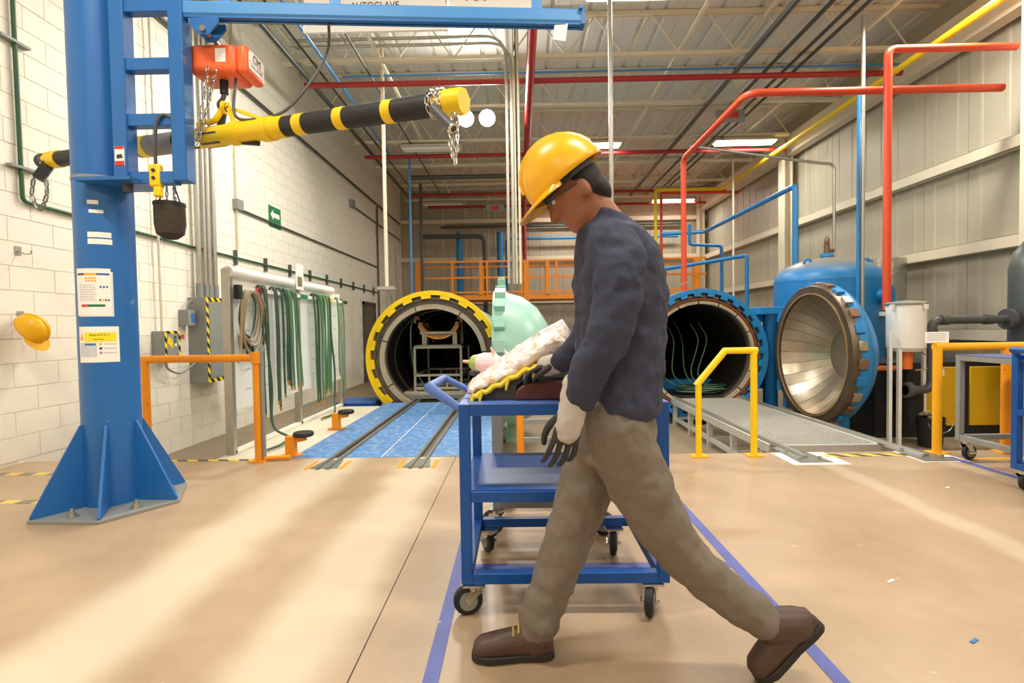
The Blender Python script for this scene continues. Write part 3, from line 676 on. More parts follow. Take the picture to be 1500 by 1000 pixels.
MB().cyl(p0, p1, .026, 14).build('hanging_bar', M_DGREY, arm); MB().lathe([(.018, -.004), (.03, -.004), (.03, .004), (.018, .004)], p1, (p1-p0), 14, close=True).build('bar_collar', M_CHROME, arm)
chain([at(665, 165, 2.72), at(658, 185, 2.72), at(660, 215, 2.72), at(667, 241, 2.72), at(670, 215, 2.73), at(671, 168, 2.74)], .034, .005).build('hanging_chain', M_CHROME, arm)
chain([at(666, 180, 2.74), at(665, 210, 2.74), at(668, 238, 2.73)], .034, .005).build('hanging_chain', M_CHROME, arm)
g0 = at(72, 240, 4.5); MB().bar(g0, at(56, 262, 4.45), .10, .08).build('shackle_block', M_BLACK, arm); MB().box(at(75, 233, 4.5), (.14, .1, .07)).build('shackle_clamp', M_DGREY, arm)
chain([at(49, 262, 4.43), at(46, 285, 4.43), at(55, 306, 4.43), at(61, 308, 4.43), at(69, 285, 4.43), at(68, 263, 4.43)], .06, .008).build('hanging_chain', M_GREY, arm)

# ================================================================== HANGING SIGN
sg = thing('hanging_sign', at(550, 48, 5.0), 'white hanging sign board with autoclave lettering behind the boom', 'sign')
a, b = at(444, 48, 5.0), at(656, 48, 5.0)
board = MB().bb((a.x, 5.0, a.z), (b.x, 5.03, a.z+.62)).build('board', M_PAPER, sg, smooth=False)
c0, c1 = at(660, 14, 5.0), at(792, 14, 5.0); board2 = MB().bb((b.x+.02, 5.0, c0.z), (c1.x, 5.03, a.z+.62)).build('board', M_PAPER, sg, smooth=False)
tp = at(549, 8, 5.0); text('AUTOCLAVE', .082, (tp.x, 4.997, tp.z), (1, 0, 0), (0, 0, 1), M_INK, board)
tp = at(698, -6, 5.0); text('730', .16, (tp.x, 4.997, tp.z), (1, 0, 0), (0, 0, 1), M_INKG, board2)
for x in (a.x+.012, b.x-.012): MB().bb((x-.004, 4.996, a.z+.25), (x+.004, 4.9995, a.z+.6)).build('border_line', M_INKG, board, smooth=False)
for x in (a.x+.2, c1.x-.2): MB().cyl((x, 5.015, a.z+.6), (x, 5.015, 6.6), .006, 6).build('hanger_rod', M_GALV, sg)

# ================================================================== THINGS ON THE BLOCK WALL
XW = XL + .002
hh_ = onx(46, 482, XL+.16)
hat = thing('hard_hat', hh_+V((0, 0, -.1)), 'yellow hard hat hanging on a hook on the block wall', 'helmet')
Rh = Matrix.Rotation(math.radians(62), 3, 'Y') @ Matrix.Rotation(math.radians(20), 3, 'Z')
def helmet(parent, c, R, m, k=1.0):
    mb = MB(); prof = []
    for i in range(9): ph = PI/2*i/8; prof.append((math.sin(ph), math.cos(ph)))
    n = 28; vs = []; fs = []
    for i in range(n):
        t = 2*PI*i/n
        for r, h in prof: vs.append(V((.142*r*math.cos(t), .115*r*math.sin(t), .135*h*k)))
        vs.append(V((.142*1.02*math.cos(t), .115*1.02*math.sin(t), -.02)))
    kk = len(prof)+1
    for i in range(n):
        i2 = (i+1) % n; fs += [(i*kk+j, i2*kk+j, i2*kk+j+1, i*kk+j+1) for j in range(kk-1)]
    mb.add([R @ p + c for p in vs], fs); sh = mb.build('shell', m, parent, fixn=False); sm = sh.modifiers.new('thick', 'SOLIDIFY'); sm.thickness = .003
    br = MB(); vs = []; n = 16
    for i in range(n+1):
        t = -1.25 + 2.5*i/n; w = .075*math.cos(t/1.25*PI/2)**.6 if abs(t) < 1.25 else 0
        vs += [V((.143*math.cos(t), .116*math.sin(t), -.012)), V(((.143+w)*math.cos(t), (.116+w*.8)*math.sin(t), -.03)), V(((.143+w)*math.cos(t), (.116+w*.8)*math.sin(t), -.035)), V((.143*math.cos(t), .116*math.sin(t), -.018))]
    br.add([R @ p + c for p in vs], [(i*4+j, i*4+4+j, i*4+4+(j+1) % 4, i*4+(j+1) % 4) for i in range(n) for j in range(4)])
    br.build('brim', m, parent)
    rd = MB(); pts = [R @ V((.147*math.cos(t), 0, .139*k*math.sin(t))) + c for t in [PI*i/12 for i in range(1, 12)]]
    rd.tube(pts, .009, 8).build('crown_ridge', m, parent)
    return sh
M_HAT = mat('helmet_yellow', '#f4b70c', .3, var=.04)
helmet(hat, hh_, Rh, M_HAT)
MB().lathe([(.098, -.02), (.104, -.02), (.104, .0), (.098, .0)], hh_, Rh @ V((0, 0, 1)), 24, close=True).build('headband', M_BLACK, hat)
for (u, v, lab) in ((30, 462, 'small metal wall hook holding the yellow hard hat'), (26, 367, 'small empty metal wall hook above the yellow hard hat')):
    p = onx(u, v, XW); h = MB(); h.bb(p+V((0, -.03, -.04)), p+V((.006, .03, .04))); h.tube(spline([p+V((.004, 0, 0)), p+V((.06, 0, -.03)), p+V((.12, 0, -.03)), p+V((.13, 0, 0))], 4), .006, 8)
    tag(h.build('wall_hook', M_GALV, None, org=p), lab, 'hook')
# electrical boxes
def wbox(name, y0, y1, z0, z1, d, m, label, cat):
    t = thing(name, (XL, (y0+y1)/2, z0), label, cat); MB().bb((XW, y0, z0), (XL+d, y1, z1)).build('housing', m, t, bevel=.006); return t
y0 = 7.15; a = onx(300, 437, XL+.13); zt, zb_ = 1.68, .47
t = wbox('electrical_cabinet', y0, y0+.62, zb_, zt, .26, M_GREYP, 'tall grey electrical cabinet with hazard striped edge on the block wall', 'cabinet')
fx = XL+.26
for nm, yy, za, zz in (('hazard_strip', y0+.005, zb_, zt), ): MB().bb((fx, yy, za), (fx+.002, yy+.055, zz)).build(nm, HAZP, t, smooth=False)
for z in (zb_, zt-.055): MB().bb((fx, y0+.06, z), (fx+.002, y0+.6, z+.055)).build('hazard_strip', HAZP, t, smooth=False)
MB().bb((fx, y0+.075, zb_+.07), (fx+.006, y0+.59, zt-.07)).build('door', M_GREYP, t, bevel=.003)
y1 = 6.42
t = wbox('control_box', y1, y1+.30, .86, 1.21, .17, M_GREYP, 'small grey control box with black and yellow border on the block wall', 'control box'); fx = XL+.17
for a, b, c, d in ((y1, y1+.04, .86, 1.21), (y1+.26, y1+.30, .86, 1.21), (y1+.04, y1+.26, .86, .895), (y1+.04, y1+.26, 1.175, 1.21)): MB().bb((fx, a, c), (fx+.002, b, d)).build('hazard_strip', HAZP, t, smooth=False)
MB().prism([(fx, y1+.04, 1.06), (fx, y1+.15, .98), (fx, y1+.15, 1.08), (fx, y1+.08, 1.15)], (.002, 0, 0)).build('yellow_patch', M_YEL, t, smooth=False)
for k in range(3): MB().bb((fx, y1+.18, 1.11-.05*k), (fx+.008, y1+.215, 1.145-.05*k)).build('switch', (M_DGREY, M_INKB, M_PAPER)[k], t)
MB().tube([V((fx-.05, y1+.31, 1.1)), V((fx-.05, y1+.37, 1.12))], .012, 8).build('lever', M_DGREY, t); MB().lathe([(.018, -.008), (.032, -.008), (.032, .008), (.018, .008)], (fx-.05, y1+.42, 1.13), (1, 0, 0), 14, close=True).build('red_padlock_ring', M_INKR, t)
t = wbox('junction_box', 6.95, 7.10, 1.28, 1.5, .14, M_GREYP, 'small pale junction box with blue label beside the grey cabinet', 'box')
MB().bb((XL+.14, 7.0, 1.32), (XL+.142, 7.09, 1.45)).build('blue_label', M_INKB, t, smooth=False)
MB().tube(spline([(XL+.07, 7.02, 1.5), (XL+.08, 7.05, 1.6), (XL+.08, 7.12, 1.62), (XL+.08, 7.2, 1.55)], 5), .012, 8).build('lead', M_GREYP, t)
pipe('cable', 'grey cable looping from the control box to the cabinet', 'cable', spline([(XL+.08, y1+.12, .86), (XL+.09, y1+.16, .72), (XL+.09, y1+.4, .64), (XL+.1, y1+.62, .72), (XL+.1, y0+.02, .78)], 6), .014, M_GREYP)
nt_ = thing('wall_notice', (XL, 6.0, .93), 'white paper notice with red picture taped to the block wall', 'notice')
nb = MB().bb((XW, 5.88, .95), (XL+.004, 6.16, 1.27)).build('sheet', M_PAPER, nt_, smooth=False); MB().bb((XL+.004, 5.91, 1.03), (XL+.0055, 6.02, 1.17)).build('picture', M_INK, nb, smooth=False); MB().bb((XL+.004, 5.89, 1.03), (XL+.0055, 5.915, 1.17)).build('picture_edge', M_INKR, nb, smooth=False)
for k in range(4): MB().bb((XL+.004, 6.04, 1.06+.03*k), (XL+.005, 6.14, 1.066+.03*k)).build('text_line', M_INKG, nb, smooth=False)
for i, (y, r) in enumerate(((7.28, .038), (7.42, .03), (7.52, .04), (7.66, .038))):
    t = thing('wall_conduit', (XL+.10, y, zt), 'galvanised conduit rising from the grey cabinet up the block wall', 'conduit', 'conduits above the cabinet')
    MB().cyl((XL+.10, y, zt), (XL+.10, y, 6.5), r, 12).build('tube', M_GALV, t); MB().cyl((XL+.10, y, zt), (XL+.10, y, zt+.2), r*1.25, 12).build('coupling', M_GREYP, t)
pipe('wall_conduit', 'slim conduit dropping down the block wall into the control box', 'conduit', [(XL+.07, y1+.1, 1.21), (XL+.07, y1+.05, 6.4)], .016, M_OFFW)
pipe('wall_conduit', 'slim vertical conduit on the block wall left of the green exit sign', 'conduit', [(XL+.03, 8.45, 2.54), (XL+.03, 8.45, 6.4)], .018, M_OFFW)
t = thing('wall_conduit', (XL+.03, 8.5, 3.22), 'grey conduit running from a junction box past the green exit sign', 'conduit')
MB().tube([(XL+.03, 8.5, 3.22), (XL+.03, 16.9, 3.22)], .022, 8).build('tube', M_COND, t); MB().bb((XW, 8.38, 3.2), (XL+.09, 8.56, 3.36)).build('junction_box', M_GREYP, t)
t = thing('wall_conduit', (XL+.03, 14.4, 4.66), 'short grey conduit high on the far block wall', 'conduit')
MB().tube([(XL+.03, 14.4, 4.66), (XL+.03, 20.2, 4.66)], .022, 8).build('tube', M_COND, t); MB().bb((XW, 14.25, 4.6), (XL+.1, 14.5, 4.8)).build('junction_box', M_GREYP, t)
pipe('wall_conduit', 'dark conduit running along the top of the block wall', 'conduit', [(XL+.05, 5, 5.28), (XL+.05, 20.2, 5.28)], .03, M_COND)
pipe('wall_conduit', 'dark conduit dropping down the far end of the block wall', 'conduit', [(XL+.05, 16.9, 5.2), (XL+.05, 16.9, -.3)], .03, M_COND)
ga = onx(33, 292, XL+.03)
t = thing('green_pipe', (XL+.03, ga.y, 2.44), 'dark green pipe turning a corner and running along the block wall', 'pipe')
MB().tube(bend([(XL+.03, ga.y-.03, 6.5), (XL+.03, ga.y, 2.44), (XL+.03, 7.2, 2.40), (XL+.03, 16.8, 2.38)], .06), .019, 10).build('tube', mat('pipe_green', '#2f5a3e', .45), t)
for y, z in [(ga.y+.02, 2.75), (ga.y-.02, 3.9)] : MB().bb((XW, y-.14, z-.012), (XL+.06, y+.14, z+.012)).build('clamp', M_GREYP, t)
for k in range(9): MB().bb((XW, 8.35+k*1.0, 2.28), (XL+.05, 8.40+k*1.0, 2.52)).build('clamp', M_COND, t)
ea = onx(403, 319, XL+.01)
t = thing('exit_sign', (XL, ea.y, ea.z-.2), 'green sign with white left-pointing arrow on the block wall', 'sign')
sb = MB().bb((XW, ea.y-.24, ea.z-.2), (XL+.008, ea.y+.24, ea.z+.2)).build('board', M_SIGNG, t, smooth=False)
MB().prism([(XL+.008, ea.y+y, ea.z+.04+z) for y, z in ((-.18, 0), (-.07, .1), (-.07, .045), (.18, .045), (.18, -.045), (-.07, -.045), (-.07, -.1))], (.002, 0, 0)).build('arrow', M_PAPER, sb, smooth=False)
MB().bb((XL+.008, ea.y-.2, ea.z-.13), (XL+.0095, ea.y+.2, ea.z-.10)).build('pale_line', M_PAPER, sb, smooth=False)
# ================================================================== HOSE RACK
XRK = -2.8; RY0, RY1 = 4.92, 8.0
rack = thing('hose_rack', (XRK, 6.4, 0), 'white hose rack board on steel posts beside the blue deck', 'rack')
for y in (RY0, 6.45, RY1): MB().bb((XRK-.05, y-.03, 0), (XRK+.03, y+.03, 1.80 if y == RY0 else 1.7)).build('post', M_GALV, rack, bevel=.004)
MB().bb((XRK-.012, RY0+.03, .42), (XRK+.006, RY1, 1.74)).build('board', mat('rack_board', '#eef0ea', .35, var=.03), rack, smooth=False)
MB().bb((XRK-.04, RY0, 0.0), (XRK+.03, RY1, .03)).build('base_beam', M_WHITE, rack)
pad = MB().tube([(XRK+.01, RY0-.02, 1.77), (XRK+.01, 7.62, 1.77)], .055, 14).build('top_roll', M_WHITE, rack)
MB().bb((XRK+.05, RY0+.05, 1.60), (XRK+.07, RY1+.1, 1.64)).build('hanging_rail', M_WHITE, rack)
for y0, y1, m in ((5.3, 5.55, M_INKR), (5.93, 6.2, M_SIGNG), (6.4, 6.62, M_SIGNG), (6.95, 7.15, M_SIGNG), (7.2, 7.5, M_YEL), (7.95, 8.15, M_BLACK)): MB().bb((XRK+.046, y0, 1.595), (XRK+.075, y1, 1.645)).build('rail_sleeve', m, rack)
for k in range(7):
    for j in range(5): MB().bb((XRK+.006, RY0+.25+.42*k, .6+.2*j), (XRK+.0075, RY0+.37+.42*k, .606+.2*j)).build('board_mark', M_INKG, rack, smooth=False)
o = MB().bb((XRK+.005, 6.28, 1.70), (XRK+.075, 6.52, 2.02)); nb = thing('rack_notice', (XRK+.07, 6.4, 1.7), 'small white notice with a picture standing on the hose rack', 'notice')
sh = MB().bb((XRK+.068, 6.28, 1.70), (XRK+.074, 6.5, 2.02)).build('sheet', M_PAPER, nb, smooth=False); MB().bb((XRK+.074, 6.32, 1.74), (XRK+.0755, 6.45, 1.86)).build('picture', mat('photo_print', '#7d7a58', .5, var=.5, scale=30), sh, smooth=False)
HXX = XRK+.085
def hose(y, zend, m, lab, grp, bow=.0, fx=0.):
    t = thing('hose', (HXX, y, zend), lab, 'hose', grp); x = HXX + random.uniform(-.01, .03); yy = y + bow
    pts = spline([(XRK+.03, y, 1.60), (XRK+.05, y, 1.665), (x, y, 1.62), (x+.01, y+bow*.3, 1.2), (x+fx*.5, y+bow*.7, (1.2+zend)/2), (x+fx, yy, zend+.03)], 5)
    MB().tube(pts, .0125, 7).build('tube', m, t); p = pts[-1]
    MB().cyl(p, p+V((0, .004, -.05)), .014, 8, .010).build('brass_fitting', M_BRASS, t)
for y, z in ((5.38, .28), (5.45, .22)): hose(y, z, M_HOSED, 'dark green hose hanging near the beige hose coil', 'near dark hoses', .04)
for y, z in ((5.66, .38), (5.74, .30), (5.8, .44)): hose(y, z, M_HOSED, 'dark green hose hanging in the small bundle of three', 'three dark hoses', .03)
for k in range(9): hose(5.90+.042*k, .52+random.uniform(-.07, .07)+(.06 if k > 6 else 0), M_HOSE if k > 2 else M_HOSED, 'green hose in the bundle under the first green rail sleeve', 'middle hose bundle', random.uniform(-.02, .12))
for k in range(11): hose(6.78+.058*k, .28+random.uniform(-.1, .12), M_HOSE if k > 1 else M_HOSED, 'green hose in the bundle below the yellow rail sleeve', 'far hose bundle', random.uniform(-.03, .1))
for y, z in ((7.68, .52), (7.92, .12)): hose(y, z, M_HOSE, 'single pale green hose at the far end of the rack', 'end hoses', .03)
coil = thing('hose_coil', (XRK+.1, 5.1, 1.3), 'coiled beige hose hung on the near end of the hose rack', 'hose')
for k in range(6):
    r = .20 + .02*k; cz = 1.60 - r*1.15; pts = [(XRK+.08+.012*(k % 3)+.01*math.sin(3*t), 5.12+.02*k+r*.75*math.cos(t), cz+r*1.15*math.sin(t)) for t in [2*PI*i/26 for i in range(26)]]
    MB().tube(pts, .011, 7, closed=True).build('loop', M_HOSEB if k % 3 else M_HOSED, coil)
MB().tube(spline([(XRK+.1, 4.98, 1.5), (XRK+.11, 4.93, 1.2), (XRK+.12, 4.9, 1.0), (XRK+.13, 4.82, .9)], 5), .011, 7).build('tail', M_HOSEB, coil)
MB().box((XRK+.06, 4.99, 1.58), (.06, .07, .14)).build('black_holder', M_BLACK, coil, bevel=.01)
vb = MB(); vb.box((XRK+.05, 5.12, 1.08), (.06, .08, .12)); vb.box((XRK+.07, 5.16, 1.0), (.06, .06, .08)); vb.cyl((XRK+.05, 5.1, 1.15), (XRK+.05, 5.08, 1.19), .02, 8)
tag(vb.build('valve_block', M_BLACK, None, org=(XRK+.03, 5.12, .96), bevel=.008), 'black valve block fixed to the rack board below the coil', 'valve')
for i, (ys, e, lab) in enumerate(((5.42, [(HXX+.03, 5.5, .6), (-2.66, 5.45, .18), (-2.52, 5.5, .04), (-2.45, 5.2, .03), (-2.5, 4.98, .02)], 'dark hose trailing from the rack to the floor near the railing'), (7.3, [(HXX+.03, 7.4, .6), (-2.68, 7.35, .15), (-2.6, 7.1, .03), (-2.62, 6.75, .02)], 'dark hose trailing from the rack to the floor at its far end'))):
    t = thing('hose', (HXX, ys, 0), lab, 'hose'); pts = spline([(XRK+.05, ys, 1.66), (HXX+.02, ys, 1.6), (HXX+.03, ys, 1.1)] + e, 6); MB().tube(pts, .014, 8).build('tube', M_HOSED, t); MB().cyl(pts[-1], pts[-1]+V((0, -.05, 0)), .014, 8).build('brass_fitting', M_BRASS, t)

# ================================================================== RAILINGS
def tubepost(mb, p, z, r): mb.cyl(p, (p[0], p[1], z), r, 14)
pa, pb = gnd(229, 673), gnd(380, 675); pa.y = pb.y = 4.64
zr = .95
t = thing('railing', (pa+pb)/2, 'orange tubular railing at the pit edge beside the blue column', 'railing')
for p in (pa, pb): MB().cyl(p, (p.x, p.y, zr), .034, 16).build('post', M_ORG, t); MB().box(p+V((0, 0, .006)), (.16, .12, .012)).build('foot_plate', M_ORG, t)
MB().tube([(pa.x-.03, pa.y, zr), (pb.x+.03, pb.y, zr)], .034, 16).build('top_rail', M_ORG, t)
MB().lathe([(.036, -.05), (.048, -.05), (.048, .05), (.036, .05)], (pb.x, pb.y, zr), n=18, close=True).build('joint_collar', M_ORG, t)
MB().cyl((pb.x+.05, pb.y, 0), (pb.x+.05, pb.y, 1.06), .018, 10).build('grey_stub', M_GREYP, t); MB().cyl((pb.x+.05, pb.y, .025), (pb.x+.28, pb.y+.02, .03), .02, 10).build('floor_arm', M_ORG, t)
p1, p2 = gnd(1015, 662), gnd(1104, 667); p1.y = p2.y = 4.62; k = at(1062, 516, 4.62)
t = thing('handrail', (p1+p2)/2, 'yellow handrail with sloping end beside the metal walkway', 'railing')
zh = at(1104, 513, 4.62).z; zl = at(1014, 563, 4.62).z
MB().cyl(p1, (p1.x, p1.y, zl), .027, 14).build('post', M_YEL, t); MB().cyl(p2, (p2.x, p2.y, zh), .03, 14).build('post', M_YEL, t)
MB().tube([(p1.x-.02, 4.62, zl-.01), (k.x, 4.62, zh), (p2.x+.03, 4.62, zh)], .03, 14).build('top_rail', M_YEL, t)
for p in (p1, p2): MB().box(p+V((0, 0, .006)), (.14, .12, .012)).build('foot_plate', M_YELO, t)
p1 = gnd(1365, 661); p1.y = 4.64; xr2 = 5.6
t = thing('railing', (p1.x+.8, 4.64, 0), 'golden orange railing in front of the yellow compressor', 'railing')
zr2 = at(1365, 508, 4.64).z
for x, m in ((p1.x, M_YELO), (at(1473, 600, 4.64).x, M_ORG), (xr2, M_ORG)): MB().cyl((x, 4.64, 0), (x, 4.64, zr2), .036, 16).build('post', m, t); MB().box((x, 4.64, .006), (.16, .12, .012)).build('foot_plate', M_YELO, t)
MB().tube([(p1.x-.03, 4.64, zr2), (xr2+.03, 4.64, zr2)], .034, 16).build('top_rail', M_YELO, t)

t = thing('railing', (.7, 4.66, 0), 'orange railing with grey lower bars behind the blue cart', 'railing')
for x in (.0, 1.08): MB().cyl((x, 4.66, 0), (x, 4.66, .93), .034, 14).build('post', M_ORG, t)
MB().tube([(-.03, 4.66, .93), (1.11, 4.66, .93)], .034, 14).build('top_rail', M_ORG, t)
for z in (.16, .33): MB().bar((0, 4.66, z), (1.08, 4.66, z), .03, .045).build('lower_bar', M_GREYP, t)
# floor tapes
def tape(x0, y0, x1, y1, m, lab, grp=None, name='floor_tape'):
    o = MB().bb((x0, y0, .0005), (x1, y1, .0022)).build(name, m, None, org=((x0+x1)/2, (y0+y1)/2, 0), smooth=False); tag(o, lab, 'tape', grp)
M_TAPE = mat('blue_tape', '#5560ab', .5, var=.15, scale=12, spots=('#a9a6bd', 30, .68))
tape(-.345, -1.5, -.29, 3.5, M_TAPE, 'long blue floor tape left of the blue cart')
tape(1.03, -1.5, 1.085, 3.5, M_TAPE, 'long blue floor tape right of the blue cart')
tape(-.29, 2.50, 1.03, 2.555, M_TAPE, 'blue floor tape crossing beneath the blue cart')
tape(3.72, 2.0, 3.78, 4.5, M_TAPE, 'blue floor tape beside the grey cart by the railing')
tape(3.86, 4.40, 5.4, 4.45, M_YELO, 'yellow floor tape in front of the golden railing')
tape(pa.x+.08, 4.66, pb.x-.06, 4.71, HAZX, 'black and yellow hazard tape between the orange railing posts')
tape(2.62+.1, 4.55, 3.45, 4.63, HAZX, 'black and yellow hazard tape between the walkway rails')
tape(XL, 4.26, -3.2, 4.34, HAZW, 'worn striped tape on the floor behind the blue column')
tape(XL, 3.54, -3.25, 3.62, HAZW, 'worn striped tape on the floor beside the column base plate')
for u, v, c, lab in ((1305, 851, M_PAPER, 'small white paper scrap on the open floor'), (1427, 939, M_INKB, 'small blue scrap on the open floor'), (1388, 714, M_PAPER, 'tiny white scrap on the floor before the walkway')):
    p = gnd(u, v); o = MB().box(p+V((0, 0, .002)), (.045, .012, .003), Matrix.Rotation(.5, 3, 'Z')).build('floor_scrap', c, None, org=p); tag(o, lab, 'scrap')

# ================================================================== BLUE DECK WITH RAILS
DX0, DX1 = -2.15, -.25; RX = (-1.70, -.90); FY = 8.2
deck = thing('loading_deck', (-1.3, 6.4, 0), 'worn blue steel deck bridging the pit to the yellow-ringed autoclave', 'platform')
edges = [DX0, RX[0]-.07, RX[0]+.07, RX[1]-.07, RX[1]+.07, DX1]
for a, b in ((DX0, RX[0]-.06), (RX[0]+.06, -1.303), (-1.297, RX[1]-.06), (RX[1]+.06, DX1)): MB().bb((a, EDGE+.01, -.03), (b, FY, .0)).build('deck_plate', M_DECKB, deck, smooth=False)
MB().bb((-1.303, EDGE+.01, -.03), (-1.297, FY, .003)).build('weld_seam', M_WHITE, deck, smooth=False)
for x in RX:
    MB().bb((x-.06, 4.35, -.02), (x+.06, 9.0, -.012)).build('rail_channel', M_SOOT, deck, smooth=False)
    for s in (-.045, .045): MB().prism([(x+s-.018, 4.33, .001), (x+s+.018, 4.33, .001), (x+s+.012, 4.33, .022), (x+s-.012, 4.33, .022)], (0, 4.7, 0)).build('rail', M_GREY, deck, smooth=False)
    MB().prism([(x-.12, 4.36, .001), (x+.12, 4.36, .001), (x+.08, 4.62, .003), (x-.08, 4.62, .003)], (0, 0, .005)).build('end_plate', M_GREY, deck)
    for s in (-.15, .15): MB().bb((x+s-.02, 4.34, .0006), (x+s+.02, 4.6, .002)).build('paint_mark', M_ORG, deck, smooth=False)
for y in (5.2, 6.6, 8.0):
    for x in (DX0+.1, DX1-.1): MB().bb((x-.04, y-.04, PIT), (x+.04, y+.04, -.03)).build('support_leg', M_BLUE, deck)
o = MB().bb((XRK-.06, EDGE+.01, -.06), (DX0-.005, 7.9, -.004)).build('side_deck', M_OFFW, deck, smooth=False)
s_ = thing('side_step', (-2.55, 8.35, PIT), 'low dark blue step beside the yellow-ringed autoclave', 'step')
MB().bb((-2.95, 8.05, -.06), (-2.34, 8.75, .02)).build('tread', M_CART, s_); [MB().bb((x-.03, y-.03, PIT), (x+.03, y+.03, -.06)).build('leg', M_CART, s_) for x in (-2.9, -2.4) for y in (8.1, 8.7)]
for u, v, lab in ((427, 667, 'orange guide bracket with black roller near the railing'), (493, 628, 'orange guide bracket with black roller midway along the deck')):
    p = gnd(u, v); p.z = 0; t = thing('guide_roller', p, lab, 'roller')
    MB().bb(p+V((-.09, -.05, 0)), p+V((.09, .05, .012))).build('foot_plate', M_ORG, t); MB().bb(p+V((-.045, -.035, .01)), p+V((.045, .035, .19))).build('bracket', M_ORG, t, bevel=.005)
    MB().bar(p+V((.03, 0, .15)), p+V((.14, 0, .17)), .05, .05).build('arm', M_ORG, t); MB().lathe([(0, 0), (.085, 0), (.095, .012), (.095, .03), (.085, .042), (0, .042)], p+V((.12, 0, .185)), n=24).build('roller', M_BLACK, t)

# ================================================================== AUTOCLAVES
Y0 = 8.3
def annulus(c, r0, r1, y0, y1, n=64, a0=0, a1=2*PI): return MB().lathe([(r0, y0-c.y), (r1, y0-c.y), (r1, y1-c.y), (r0, y1-c.y)], c, (0, 1, 0), n, a0, a1, close=True)
def polar(c, t, r, y): return V((c.x+r*math.cos(t), y, c.z+r*math.sin(t)))
def arcbox(c, t0, t1, r0, r1, y0, y1, n=4):
    mb = MB(); vs = []
    for i in range(n+1):
        t = t0+(t1-t0)*i/n; vs += [polar(c, t, r0, y0), polar(c, t, r1, y0), polar(c, t, r1, y1), polar(c, t, r0, y1)]
    fs = [(i*4+k, i*4+4+k, i*4+4+(k+1) % 4, i*4+(k+1) % 4) for i in range(n) for k in range(4)] + [(0, 1, 2, 3), (n*4+3, n*4+2, n*4+1, n*4)]
    return mb.add(vs, fs)
def vessel(t, c, R, mring, mshell, teeth, ri, mface, mlin, ylen, nseg):
    MB().lathe([(R*.93, .15), (R*.93, ylen), (R*.7, ylen+.35), (0, ylen+.5)], c, (0, 1, 0), 56).build('shell', mshell, t)
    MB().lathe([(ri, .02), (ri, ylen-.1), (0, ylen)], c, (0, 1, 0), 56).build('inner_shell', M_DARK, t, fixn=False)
    annulus(c, ri-.005, R*.94, Y0+.05, Y0+.18).build('flange', mface, t)
    ring = annulus(c, R*.935, R, Y0-.05, Y0+.22).build('locking_ring', mring, t)
    for k in range(teeth):
        a = 2*PI*(k+.3)/teeth; arcbox(c, a-PI/teeth*.5, a+PI/teeth*.5, R*.885, R*.937, Y0-.05, Y0+.03).build('lug', mring, ring, smooth=False)
        b = a + PI/teeth; arcbox(c, b-PI/teeth*.42, b+PI/teeth*.42, R*.865, R*.905, Y0+.01, Y0+.06).build('flange_tooth', M_SOOT, ring, smooth=False)
    for k in range(nseg):
        a = 2*PI*(k+.12)/nseg; arcbox(c, a+.012, a+2*PI/nseg-.012, ri-.004, ri+(R*.835-ri)*.68, Y0-.01, Y0+.09, 8).build('liner_segment', mlin, t)
    for y in (Y0+1.2, Y0+4.2):
        s = MB(); s.prism([(c.x-R*.8, y, PIT), (c.x+R*.8, y, PIT), (c.x+R*.7, y, c.z-R*.5), (c.x-R*.7, y, c.z-R*.5)], (0, .2, 0)); s.build('saddle', mshell, t)
C1 = at(634.5, 524, Y0); R1 = 1.09
a1 = thing('autoclave', (C1.x, Y0+2, PIT), 'open autoclave with yellow toothed locking ring and mint green door', 'autoclave')
vessel(a1, C1, R1, M_YEL, M_GREEN, 20, .80, M_SOOT, M_LINER, 6.0, 7)
for k, y in enumerate((9.0, 10.2, 11.6)): annulus(C1, .785, .80, y, y+.03).build('inner_hoop', M_SOOT, a1)
zf = .04
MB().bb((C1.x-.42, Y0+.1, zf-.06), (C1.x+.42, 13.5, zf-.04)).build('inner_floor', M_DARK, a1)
for x in (RX[0], RX[1]): MB().bb((x-.02, Y0-.05, -.05), (x+.02, 13, -.012)).build('inner_rail', M_GREY, a1)
# swung-open mint door
D1 = V((-.30, 7.22, .74)); RD = 1.0
door = MB().lathe([(0, .80), (.25, .78), (.5, .70), (.72, .56), (.87, .36), (.93, .16), (.95, .13), (.95, .0), (.90, .0), (.86, .1), (.6, .45), (0, .6)], D1, (1, 0, 0), 56).build('door', M_GREEN, a1)
for k in range(20):
    a = 2*PI*(k+.3)/20; mb = MB(); ca, sa = math.cos(a), math.sin(a); R_ = Matrix(((1, 0, 0), (0, ca, -sa), (0, sa, ca)))
    mb.box(D1 + R_ @ V((.06, .985, 0)), (.14, .09, .16), R_).build('door_lug', M_GREEN, door, bevel=.006)
MB().lathe([(.90, -.035), (.96, -.035), (.96, .0), (.90, .0)], D1, (1, 0, 0), 56, close=True).build('door_rim', M_GREEN, door)
mb = MB(); mb.box(D1+V((.35, -.42, .62)), (.05, .02, .09)); mb.build('door_bracket', M_DGREY, door)
for s in (-.3, .3): MB().bar(D1+V((.3, .9, s)), V((C1.x+R1*.95, Y0+.3, D1.z+s)), .12, .12).build('hinge_arm', M_GREEN, door)
MB().bb((D1.x+.1, D1.y-.1, PIT), (D1.x+.35, D1.y+.1, D1.z-.8)).build('door_prop', M_GREEN, door)
mb = MB(); mb.box(D1+V((.07, -.02, 1.06)), (.10, .14, .12)); mb.cyl(D1+V((.07, -.02, 1.1)), D1+V((.07, -.02, 1.15)), .05, 12); mb.build('top_latch', M_GREEN, door, bevel=.008)

